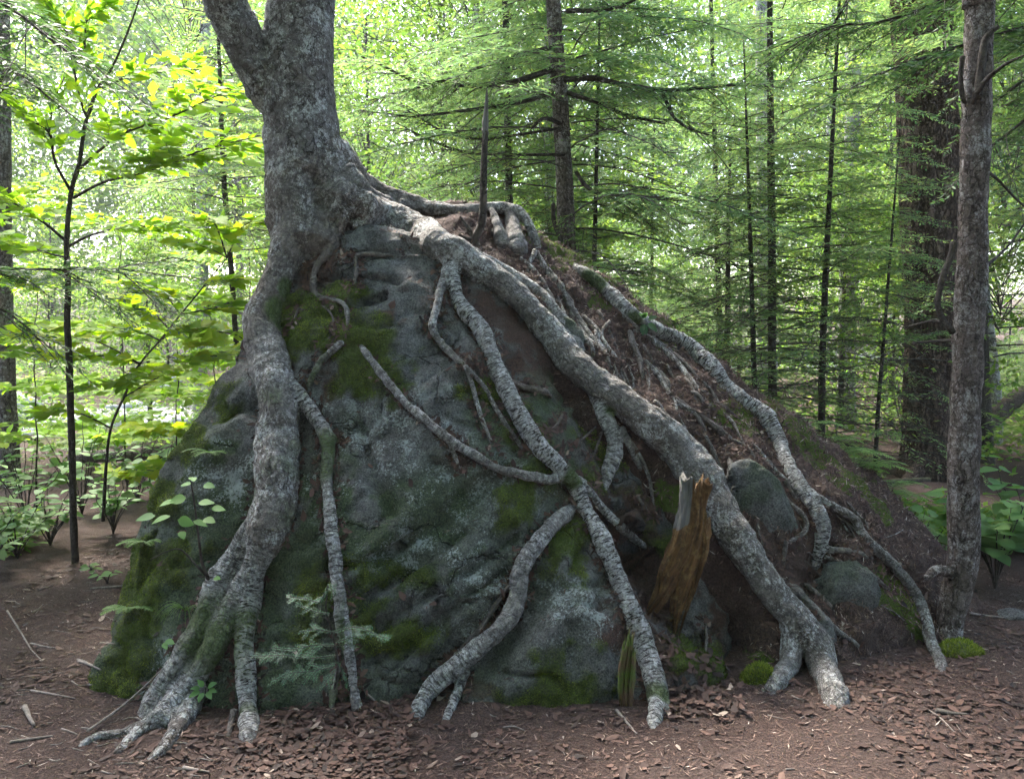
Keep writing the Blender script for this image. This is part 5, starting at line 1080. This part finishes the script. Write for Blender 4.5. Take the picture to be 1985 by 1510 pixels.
shrub(2010, 5.4, .8, .35, 10, 'tall broad-leaved shrub behind the one by the pine foot', LM_shrub, .15, rg, None, 5)
for px, Y in ((165, 5.15), (195, 5.0)): shrub(px, Y, .09, .04, 2, 'tiny two-leaved seedling alone on the litter', LM_shrub, .07, rg, 'tiny seedlings on the litter', 2, 'seedling')
# sprig rooted in a crack of the boulder
hb = hit(405, 1130)[0]; spg = thing('viburnum_sprig', hb, 'thin sprig with round pale leaves growing out against the boulder', 'sprig')
Yb = hb[1] - .06
twig_path(spg, [(408, 1132, 8), (392, 1090, 6), (385, 1040, 5), (378, 985, 4), (372, 945, 3), (368, 925, 2)], Yb, Yb - .08, 'stem'); twig_path(spg, [(405, 1120, 6), (380, 1095, 4), (350, 1065, 3), (320, 1070, 2), (292, 1085, 2)], Yb, Yb - .1, 'stem')
pts = np.array([(330, 1000, -1, 46), (300, 1000, -1, 44), (345, 1008, .6, 40), (375, 1010, .8, 36), (395, 1006, 1, 34), (360, 965, -1, 40), (340, 970, -1, 38), (385, 975, 1, 38), (395, 940, 1, 30), (370, 938, -1, 28), (372, 925, .4, 26), (410, 985, 1, 34), (350, 1030, .3, 26), (415, 1120, .5, 20)])
Cp = P(pts[:, 0], pts[:, 1], Yb - .1); dd = np.column_stack([pts[:, 2], rg.uniform(-.8, .3, len(pts)), rg.normal(-.05, .12, len(pts))]); leaf_objs(spg, Cp, dd, np.tile([0, -.45, 1.0], (len(pts), 1)) + rg.normal(0, .15, (len(pts), 3)), pts[:, 3] * .8 * Yb / F, LM_shrub)
for px, py, lab in ((403, 1355, 'small green maple seedling in front of the left root'), (320, 1262, 'single pointed green leaf sprouting at the foot of the boulder')):
    hh = hit(px, py)[0]; sg_ = thing('seedling', hh, lab, 'seedling'); n = 7 if px > 380 else 2; C = hh + np.array([0, -.02, 0]) + np.linspace(0, 1, 6)[:, None] * np.array([.01, -.03, .07]); V, fc, bk = tube(C, .002, 5); world_part('stem', sg_, V, fc, attrs={'bark': bk}, mats=[M_stem])
    ang = np.linspace(0, 5.5, n); dd = np.column_stack([np.cos(ang), -.6 + .4 * np.sin(ang), np.sin(ang) * .5]); leaf_objs(sg_, np.tile(C[-1], (n, 1)) + dd * .02, dd, np.tile([0, -.6, .8], (n, 1)), rg.uniform(.04, .06, n), ovate('seedling_leaf', M_shrub, .6))
# leaves drooping round the moss at the top of the pale root
hh = hit(1245, 628)[0]; sg_ = thing('ivy_sprig', hh, 'small dark leafy plant on the mossy upper end of the pale root', 'plant'); n = 9; ang = rg.uniform(0, 6.28, n); dd = np.column_stack([np.cos(ang), -.5 + 0 * ang, np.sin(ang) * .6 - .2]); leaf_objs(sg_, hh + np.array([0, -.05, .02]) + dd * .03, dd, np.tile([0, -.7, .7], (n, 1)) + rg.normal(0, .2, (n, 3)), rg.uniform(.05, .075, n), ovate('dark_leaf', M_hem_dark, .6))
V, fc, bk = tube(hh + np.linspace(0, 1, 5)[:, None] * np.array([0, -.05, .02]), .003, 5); world_part('stem', sg_, V, fc, attrs={'bark': bk}, mats=[M_stem])

# ------------------------------------------------------------------ ferns
def frond(L, rg, bag, base, az, rise, w=.22):
    s = np.linspace(0, 1, 16); d = np.array([math.cos(az), math.sin(az)]); C = np.column_stack([base[0] + d[0] * L * s, base[1] + d[1] * L * s, base[2] + L * (rise * s - .55 * rise * s ** 2 - .15 * s ** 3)])
    V, fc, _ = tube(C, np.linspace(.0025, .0008, 16), 3, cap=False); bag.add(V, fc, 0, rnd=.2)
    n = 26; t = np.linspace(.12, 1, n); i0 = np.clip((t * 15).astype(int), 0, 14); f = (t * 15 - i0)[:, None]; p = C[i0] * (1 - f) + C[i0 + 1] * f; T = C[i0 + 1] - C[i0]; T /= np.linalg.norm(T, axis=1)[:, None]
    lat = np.cross(T, [0, 0, 1]); lat /= np.linalg.norm(lat, axis=1)[:, None]; wl = w * L * np.sin(math.pi * np.clip(t * .93 + .03, 0, 1)) ** .7 + .006
    for sg in (1, -1):
        D = lat * sg + T * .35 + rg.normal(0, .05, (n, 3)); D[:, 2] -= .12; V, Q = leaf_quads(p, D, np.tile([0, 0, 1.0], (n, 1)), wl, L * .042, .3); bag.add(V, Q, 0, rnd=np.repeat(np.clip(rg.normal(.5, .2, n), 0, 1), 4))
def fern(base, L, nf, label, group=None, az0=None, spread=6.28, rise=.75):
    root = thing('fern', base, label, 'fern', group)
    for k in range(nf):
        bag = Bag(); az = (az0 if az0 is not None else 0) + spread * (k + rg.uniform(-.3, .3)) / nf; frond(L * rg.uniform(.7, 1.1), rg, bag, (0, 0, 0), az, rise * rg.uniform(.7, 1.2)); link('frond', bag.mesh('frond', [M_fern]), root)
for px, Y, L in ((1625, 4.82, .30), (1665, 4.80, .30), (1590, 4.9, .30), (1700, 4.86, .34), (1735, 4.9, .34), (1545, 4.95, .28), (1640, 5.0, .36), (1690, 5.05, .4)):
    g = ground_at(px, Y); hz = BVHs[1].ray_cast(Vector((g[0], g[1], 4)), Vector((0, 0, -1)))[0]
    if hz is not None: g[2] = max(g[2], hz[2] - .01)
    fern(g, L, 9, 'pale feathery fern on the far side of the soil bank', 'ferns behind the soil bank')
for px, py, lab in ((412, 878, 'tiny fern on the upper left shoulder of the boulder'), (285, 1050, 'tiny fern on the mossy left edge of the boulder'), (252, 1178, 'small fern low on the mossy left rim of the boulder')):
    fern(hit(px, py)[0] + np.array([0, -.01, 0]), .13, 5, lab, None, 3.4, 3.0, .6)
# grass tuft by the left root
hh = hit(360, 1185)[0]; gt = thing('grass_tuft', hh, 'thin arching grass blades between boulder and left root', 'grass'); bag = Bag()
for k in range(34):
    az = rg.uniform(2.6, 6.0); L = rg.uniform(.08, .2); s = np.linspace(0, 1, 8); C = np.column_stack([math.cos(az) * L * .8 * s, math.sin(az) * L * .6 * s, L * (1.0 * s - 1.15 * s ** 2)]); V, fc, _ = tube(C, np.linspace(.0014, .0004, 8), 3, cap=False); bag.add(V, fc, 0, rnd=rg.uniform())
link('blades', bag.mesh('blades', [M_fern]), gt)

# ------------------------------------------------------------------ hemlock seedling in front of the boulder
M_seed = leaf_mat('seedling_needles', [(0, (.035, .105, .06)), (.6, (.06, .15, .085)), (1, (.10, .21, .11))], .3, .45, 'rnd')
hs_ = hit(648, 1335)[0]; seedl = thing('hemlock_seedling', hs_ + np.array([0, -.03, 0]), 'small blue-green hemlock seedling in front of the second root', 'seedling'); Ysd = float(hs_[1]) - .06
def needled(root, rows, Y0, Y1):
    rows = np.array(rows, float); q = P(rows[:, 0], rows[:, 1], np.linspace(Y0, Y1, len(rows))); C = catmull(q, 20); b = Bag()
    V, fc, _ = tube(C, np.linspace(.0022, .0009, 20), 4, cap=False); b.add(V, fc, 0, rnd=.3); paths = [C]; L = np.linalg.norm(np.diff(C, axis=0), axis=1).sum()
    for k in range(int(L / .022)):
        i = int(rg.uniform(.2, .97) * 19); i = min(i, 18); T = C[i + 1] - C[i]; T /= np.linalg.norm(T); lat = np.cross(T, [0, -.5, .85]); sg = 1 if k % 2 else -1; a = rg.uniform(.6, 1.0); l = rg.uniform(.03, .085) * (1.15 - i / 22)
        d = T * math.cos(a) + lat * sg * math.sin(a); s = np.linspace(0, 1, 7)[:, None]; C2 = C[i] + d * l * s + np.array([0, 0, -.15 * l]) * s ** 2; paths.append(C2); V, fc, _ = tube(C2, np.linspace(.0012, .0006, 7), 3, cap=False); b.add(V, fc, 0, rnd=.3)
    for C2 in paths:
        L = np.linalg.norm(np.diff(C2, axis=0), axis=1).sum(); n = int(L / .0028); f = np.linspace(.02, .999, n) * (len(C2) - 1); i = f.astype(int); p = C2[i] + (C2[i + 1] - C2[i]) * (f - i)[:, None]; T = C2[i + 1] - C2[i]; T /= np.linalg.norm(T, axis=1)[:, None]
        lat = np.cross(T, [0, -.5, .85]); sg = np.where(np.arange(n) % 2 == 0, 1, -1)[:, None]; V, Q = leaf_quads(p, lat * sg + T * .45 + rg.normal(0, .12, (n, 3)), np.tile([0, -.4, .9], (n, 1)), rg.uniform(.008, .013, n), .0026, .5); b.add(V, Q, 1, rnd=np.repeat(rg.uniform(size=n), 4))
    return link('branch', b.mesh('branch', [M_stem_fol, M_seed]), root, -np.array(root.location))
twig_path(seedl, [(648, 1335, 5), (655, 1290, 5), (645, 1230, 4), (632, 1180, 3), (636, 1135, 2)], Ysd, Ysd - .02, 'stem')
for rows in ([(636, 1135, 1), (620, 1165, 1), (590, 1160, 1), (556, 1155, 1)], [(640, 1190, 1), (610, 1185, 1), (575, 1170, 1)], [(645, 1225, 1), (690, 1215, 1), (735, 1232, 1), (755, 1238, 1)], [(645, 1225, 1), (610, 1220, 1), (580, 1225, 1)], [(650, 1245, 1), (680, 1235, 1), (715, 1228, 1)], [(652, 1270, 1), (600, 1275, 1), (550, 1270, 1), (488, 1272, 1)], [(652, 1290, 1), (610, 1300, 1), (560, 1305, 1), (520, 1328, 1)], [(652, 1285, 1), (620, 1295, 1), (600, 1315, 1)], [(652, 1295, 1), (640, 1310, 1), (620, 1335, 1)], [(650, 1250, 1), (610, 1250, 1), (570, 1258, 1), (530, 1255, 1)], [(652, 1280, 1), (665, 1300, 1), (672, 1330, 1)], [(640, 1165, 1), (650, 1150, 1), (640, 1140, 1)]): needled(seedl, rows, Ysd - .02, Ysd - .02 + rg.uniform(-.1, .06))

# ------------------------------------------------------------------ litter, needles, moss, twigs
def litter_mat(name, stops):
    s = NT(name); c = s.ramp(s.attr('rnd'), stops); g = s.coord(); c = s.mix(.4, c, s.ramp(s.noise(g, 90, 3, .7), [(.3, .35), (.7, 1)]), 'MULTIPLY'); return s.out(c, .8, .3)
M_litter = litter_mat('dead_leaves', [(0, (.014, .008, .006)), (.45, (.050, .025, .018)), (.88, (.098, .051, .037)), (1, (.24, .185, .15))])
M_needle = litter_mat('needle_duff', [(0, (.03, .017, .013)), (.6, (.12, .066, .048)), (.93, (.22, .15, .12)), (1, (.42, .36, .31))])
def drop(x, y):
    """height and normal of whatever lies under (x, y)"""
    best = None
    for k in (0, 1, 2):
        l, n, i, t = BVHs[k].ray_cast(Vector((x, y, 3.5)), Vector((0, 0, -1)))
        if l is not None and (best is None or l[2] > best[0][2]): best = (np.array(l), np.array(n), k)
    return best
def scatter(n, xr, yr, keep):
    Pn, Nn = [], []
    xs = rg.uniform(*xr, n); ys = rg.uniform(*yr, n); dn = fbm(np.stack([xs, ys, xs * 0], -1) * 1.7, 3, 23)
    for x, y, d in zip(xs, ys, dn):
        h = drop(x, y)
        if h is None: continue
        if rg.uniform() < keep(h, d): Pn.append(h[0]); Nn.append(h[1])
    return np.array(Pn), np.array(Nn)
def curled(Pn, Nn, L, W, bag, lift=.28):
    n = len(Pn); D = np.cross(Nn, unit(n)); D /= np.linalg.norm(D, axis=1)[:, None]; S = np.cross(D, Nn); up = Nn
    L = L[:, None]; W = W[:, None]; tl = rg.uniform(-.1, .55, n)[:, None] * lift; cu = rg.uniform(-.1, .5, n)[:, None]; fo = rg.uniform(-.25, .45, n)[:, None]
    b = Pn + up * .004
    def pt(t, s): return b + D * L * t * (1 - .3 * cu * t) + S * W * s + up * (L * (tl * t + cu * t * t * .35) + np.abs(s) * W * fo)
    J = lambda t, s: pt(t + rg.normal(0, .09, (n, 1)), s * rg.uniform(.45, 1.35, (n, 1)))
    V = np.stack([pt(0, 0), J(.35, .5), pt(.35, 0), J(.3, -.5), J(.72, .38), pt(.72, 0), J(.75, -.38), J(1, .12)], 1).reshape(-1, 3); o = np.arange(n)[:, None] * 8
    Q = np.concatenate([o + [2, 1, 4, 5], o + [3, 2, 5, 6]]); Tt = np.concatenate([o + [0, 1, 2], o + [0, 2, 3], o + [5, 4, 7], o + [6, 5, 7]])
    bag.add(V, [Q, Tt], 0, rnd=np.repeat(np.clip(rg.normal(.45, .25, n), 0, 1), 8))
bag = Bag()
a1, b1 = scatter(34000, (-3.0, 3.2), (2.5, 6.4), lambda h, d: (0.9 if h[2] == 2 else (.06 if h[1][2] > .45 else 0)) * np.clip(.32 + .8 * d + .45 * math.exp(-((h[0][0] + .6) / .5) ** 2 - ((h[0][1] - 3.2) / .35) ** 2), .05, 1))
curled(a1, b1, rg.uniform(.25, 1, len(a1)) ** 2 * .06 + .006, rg.uniform(.3, 1, len(a1)) * .034, bag)
a2, b2 = scatter(4200, (-1.0, -.4), (2.7, 3.45), lambda h, d: 1.0 if h[2] == 2 else 0); curled(a2 + b2 * rg.uniform(0, .02, len(a2))[:, None], b2, rg.uniform(.4, 1, len(a2)) ** 1.5 * .055, rg.uniform(.15, 1, len(a2)) * .032, bag, .45)
a2, b2 = scatter(220, (.55, .95), (3.15, 3.6), lambda h, d: 1.0 if h[1][2] > .4 else 0); curled(a2 + b2 * rg.uniform(0, .02, len(a2))[:, None], b2, rg.uniform(.03, .06, len(a2)), rg.uniform(.015, .035, len(a2)), bag, .45)
pl, nl = [], []                                  # crumbs and leaves caught behind the roots
for k, (lift, rows) in ROOTS.items():
    q = catmull(np.array(rows, float), max(6, int(len(rows) * 14)))
    for x, y, w in q:
        for sg in (-1, 1):
            for rep in range(2):
                h = hit(x + sg * (w * .5 + abs(rg.normal(0, 5))), y + rg.normal(0, 4))
                if h is not None and h[3] < 2 and h[1][2] > .28 and rg.uniform() < .7: pl.append(h[0]); nl.append(h[1])
pl, nl = np.array(pl), np.array(nl); curled(pl, nl, rg.uniform(.15, 1, len(pl)) ** 2 * .05 + .006, rg.uniform(.004, .024, len(pl)), bag, .35)
tag(link('leaf_litter', bag.mesh('leaf_litter', [M_litter], smooth=False)), 'brown curled dead leaves carpeting the trampled ground', 'leaf litter', kind='stuff')
bag = Bag()
a3, b3 = scatter(42000, (-3.0, 3.2), (2.5, 6.2), lambda h, d: 1.0 if h[2] == 2 else (1.0 if h[2] == 1 and h[1][2] > .15 else (.25 if h[1][2] > .75 else 0)))
n = len(a3); D = np.cross(b3, unit(n)); V, Q = leaf_quads(a3 + b3 * .003, D + b3 * rg.uniform(0, .3, n)[:, None], b3, rg.uniform(.008, .045, n), rg.uniform(.0015, .006, n)); bag.add(V, Q, 0, rnd=np.repeat(rg.uniform(size=n) ** 1.3, 4))
a3, b3 = scatter(30000, (-.3, 2.5), (3.5, 5.2), lambda h, d: 1.0 if h[2] == 1 else 0)
n = len(a3); D = np.cross(b3, unit(n)); V, Q = leaf_quads(a3 + b3 * .003, D + b3 * rg.uniform(0, .5, n)[:, None], b3, rg.uniform(.01, .05, n), rg.uniform(.002, .007, n)); bag.add(V, Q, 0, rnd=np.repeat(rg.uniform(size=n) ** 1.1, 4))
tag(link('needle_litter', bag.mesh('needle_litter', [M_needle], smooth=False)), 'reddish conifer needles and bark crumbs strewn over soil and bank', 'needle litter', kind='stuff')
M_moss = leaf_mat('moss_tips', [(0, (.03, .055, .008)), (.5, (.08, .12, .016)), (1, (.22, .26, .04))], .25, .8, 'rnd', .1)
def moss_tufts(V, Fq, att, n, name, label):
    fa = att[Fq].mean(1); A = np.linalg.norm(np.cross(V[Fq[:, 2]] - V[Fq[:, 0]], V[Fq[:, 3]] - V[Fq[:, 1]]), axis=1); w_ = A * np.clip(fa - .32, 0, 1) ** 1.0 * (V[Fq[:, 0], 1] < 5.2); i = rg.choice(len(Fq), n, p=w_ / w_.sum()); u = rg.uniform(size=(n, 2, 1)); f = Fq[i]
    p = (V[f[:, 0]] * (1 - u[:, 0]) + V[f[:, 1]] * u[:, 0]) * (1 - u[:, 1]) + (V[f[:, 3]] * (1 - u[:, 0]) + V[f[:, 2]] * u[:, 0]) * u[:, 1]; N = normals(V, Fq)[f[:, 0]]
    D = N + unit(n) * .75; bag = Bag(); Vv, Q = leaf_quads(p - N * .002, D, unit(n), rg.uniform(.004, .011, n), rg.uniform(.002, .0045, n), .4); cl = np.clip(.5 + .35 * fbm(p * 9, 3, 6) + rg.normal(0, .15, n), 0, 1); bag.add(Vv, Q, 0, rnd=np.repeat(cl, 4))
    return bag.mesh(name, [M_moss], smooth=False)
m_ = link('moss', moss_tufts(BV, BF, bmoss, 60000, 'moss', ''), boulder, -np.array(boulder.location)); m_['kind'] = 'stuff'
m_ = link('moss', moss_tufts(KV, KF, kmoss, 16000, 'moss', ''), None); tag(m_, 'green moss cushions along the crest of the soil bank', 'moss', kind='stuff')
def moss_cushion(px, py, rx, ry, rz, label, seed):
    o = stone(px, py, rx, ry, rz, label, .7, .2, seed, 2.0); o.name = 'moss_cushion'; o['category'] = 'moss'; V = np.array([v.co[:] for v in o.data.vertices]); N = np.array([v.normal[:] for v in o.data.vertices]); i = rg.integers(0, len(V), 5000); p = V[i] + rg.normal(0, .002, (5000, 3)); b = Bag()
    Vv, Q = leaf_quads(p, N[i] + unit(5000) * .7 + np.array([0, 0, .4]), unit(5000), rg.uniform(.008, .02, 5000), rg.uniform(.0025, .005, 5000), .4); b.add(Vv, Q, 0, rnd=np.repeat(np.clip(rg.normal(.75, .2, 5000), 0, 1), 4)); t = link('moss_tips', b.mesh('moss_tips', [M_moss], smooth=False), o); t['kind'] = 'stuff'
moss_cushion(1472, 1318, 34, 24, 34, 'bright green moss cushion under the fork of the big root', 15); moss_cushion(1858, 1262, 42, 36, 26, 'mossy hummock at the foot of the slender pine', 17)
# twigs lying about
def twig(rows, label, r, group=None, mat=None, lift=.6, name='fallen_twig', seg=6):
    q = catmull(np.array(rows, float), 14); pts = []
    for x, y in q:
        h = hit(x, y)
        if h is not None: pts.append(h[0] + np.array([0, 0, r * lift]))
    if len(pts) < 4: return
    C = np.array(pts); C[1:-1] = (C[:-2] + C[1:-1] * 2 + C[2:]) / 4; b = C[0].copy(); V, fc, bk = tube(C - b, np.linspace(r, r * .5, len(C)), seg, lump=.15, seed=int(b[0] * 40) % 37)
    return tag(link(name, build_mesh(name, V, fc, {'bark': bk, 'band': np.zeros(len(V)), 'moss': np.zeros(len(V))}, [mat or M_tw]), None, b), label, 'twig', group)
M_tw = plain('weathered_twig', (.07, .055, .048), (.24, .20, .175), 40)
twig([(14, 1185), (40, 1225), (62, 1262), (82, 1282)], 'long pale forked twig on the litter left of the boulder', .006); twig([(60, 1248), (90, 1255), (120, 1258)], 'short pale twig meeting the long forked twig', .006)
twig([(152, 1283), (175, 1290), (196, 1300)], 'pale straight stick touching the mossy foot of the boulder', .008); twig([(20, 1440), (60, 1434), (102, 1428)], 'straight brown stick on the litter in front of the root toes', .007)
twig([(170, 1425), (240, 1375), (300, 1320), (360, 1255), (420, 1160)], 'long thin stick leaning on the left root', .006, lift=3); twig([(48, 1372), (58, 1395), (66, 1408)], 'thick short chunk of branch on the litter', .012)
twig([(60, 1340), (110, 1348), (145, 1355)], 'thin dark twig below the mossy boulder foot', .006); twig([(240, 1138), (210, 1140), (175, 1142)], 'grey stick lying behind the mossy boulder edge', .009)
twig([(1195, 1378), (1212, 1398), (1234, 1424)], 'pale wood splinter beside the white root foot', .007); twig([(710, 1345), (740, 1370), (766, 1390)], 'thin dark stick beside the second root foot', .005)
twig([(1815, 1380), (1845, 1386), (1875, 1388)], 'black charred-looking piece of wood on the soil', .012, mat=M_wood); twig([(1790, 1372), (1820, 1390), (1850, 1420)], 'thin root crossing the soil near the black wood', .005)
twig([(1880, 1190), (1920, 1196), (1960, 1200)], 'pale split stick by the small grey stone', .008); twig([(355, 1490), (380, 1494), (405, 1498)], 'short stick in the leaf pile by the left root', .008); twig([(480, 1500), (482, 1485)] + [(483, 1478)], 'stub of twig under the mossy root foot', .006)
for i in range(150):
    px, py = rg.uniform(0, 1985), rg.uniform(1120, 1505)
    if rg.uniform() < .45: px = rg.uniform(0, 420)
    h = hit(px, py)
    if h is None or h[3] != 2: continue
    l = rg.uniform(8, 45); a = rg.normal(0, .5); twig([(px, py), (px + l * math.cos(a) * .5, py + l * math.sin(a) * .25 + rg.normal(0, 2)), (px + l * math.cos(a), py + l * math.sin(a) * .5)], 'thin bare twig lying loose on the leaf litter', rg.uniform(.002, .005), 'loose twigs on the litter', seg=5)
# fallen log and brush at the edge of the thicket
def log(rows, Y0, Y1, label, mat, name='fallen_log'):
    rows = np.array(rows, float); Ys = np.linspace(Y0, Y1, len(rows)); q = np.column_stack([P(rows[:, 0], rows[:, 1], Ys), rows[:, 2] * Ys / F / 2]); q[:, 2] = np.maximum(q[:, 2], gz(q[:, 0], q[:, 1]) + q[:, 3] * .5)
    c = catmull(q, 40); b = c[0, :3].copy(); V, fc, bk = tube(c[:, :3] - b, c[:, 3], 14, lump=.12, seed=3); return tag(link(name, build_mesh(name, V, fc, {'bark': bk, 'band': np.zeros(len(V)), 'moss': np.clip(V[:, 2] * 6 + .4, 0, 1) * .7}, [mat]), None, b), label, 'log')
log([(470, 868, 30), (380, 872, 30), (300, 880, 28), (220, 882, 26), (140, 890, 24)], 7.4, 7.9, 'dark mossy log lying in the thicket behind the boulder', M_root_dark)
log([(1985, 760, 30), (1950, 790, 34), (1900, 830, 34)], 10.5, 10.0, 'bright mossy log slanting behind the slender pine', M_root_dark)
log([(1640, 1050 - 90, 14), (1720, 945, 14), (1800, 950, 12)], 8.0, 8.2, 'thin fallen branch across the big furrowed trunk foot', M_root_dark, 'fallen_branch')

# ------------------------------------------------------------------ damp forest air
hz_ = bpy.data.materials.new('forest_air'); hz_.use_nodes = True; ht = hz_.node_tree; ht.nodes.remove(ht.nodes['Principled BSDF'])
pv = ht.nodes.new('ShaderNodeVolumePrincipled'); pv.inputs['Color'].default_value = (.92, .97, 1, 1); pv.inputs['Density'].default_value = .0008; pv.inputs['Anisotropy'].default_value = .2
ht.links.new(pv.outputs[0], ht.nodes['Material Output'].inputs['Volume'])
zlo = float(GV[:, 2].min()) - 1.0; x1, y0, y1 = 135.0, -60.0, 150.0; zhi = 44.0
HV = np.array([(x, y, z) for z in (zlo, zhi) for y in (y0, y1) for x in (-x1, x1)])
HF = np.array([(0, 2, 3, 1), (4, 5, 7, 6), (0, 1, 5, 4), (2, 6, 7, 3), (0, 4, 6, 2), (1, 3, 7, 5)])
tag(link('haze', build_mesh('haze', HV, HF, mats=[hz_], smooth=False)), 'thin damp air filling the woodland', 'haze', kind='stuff')
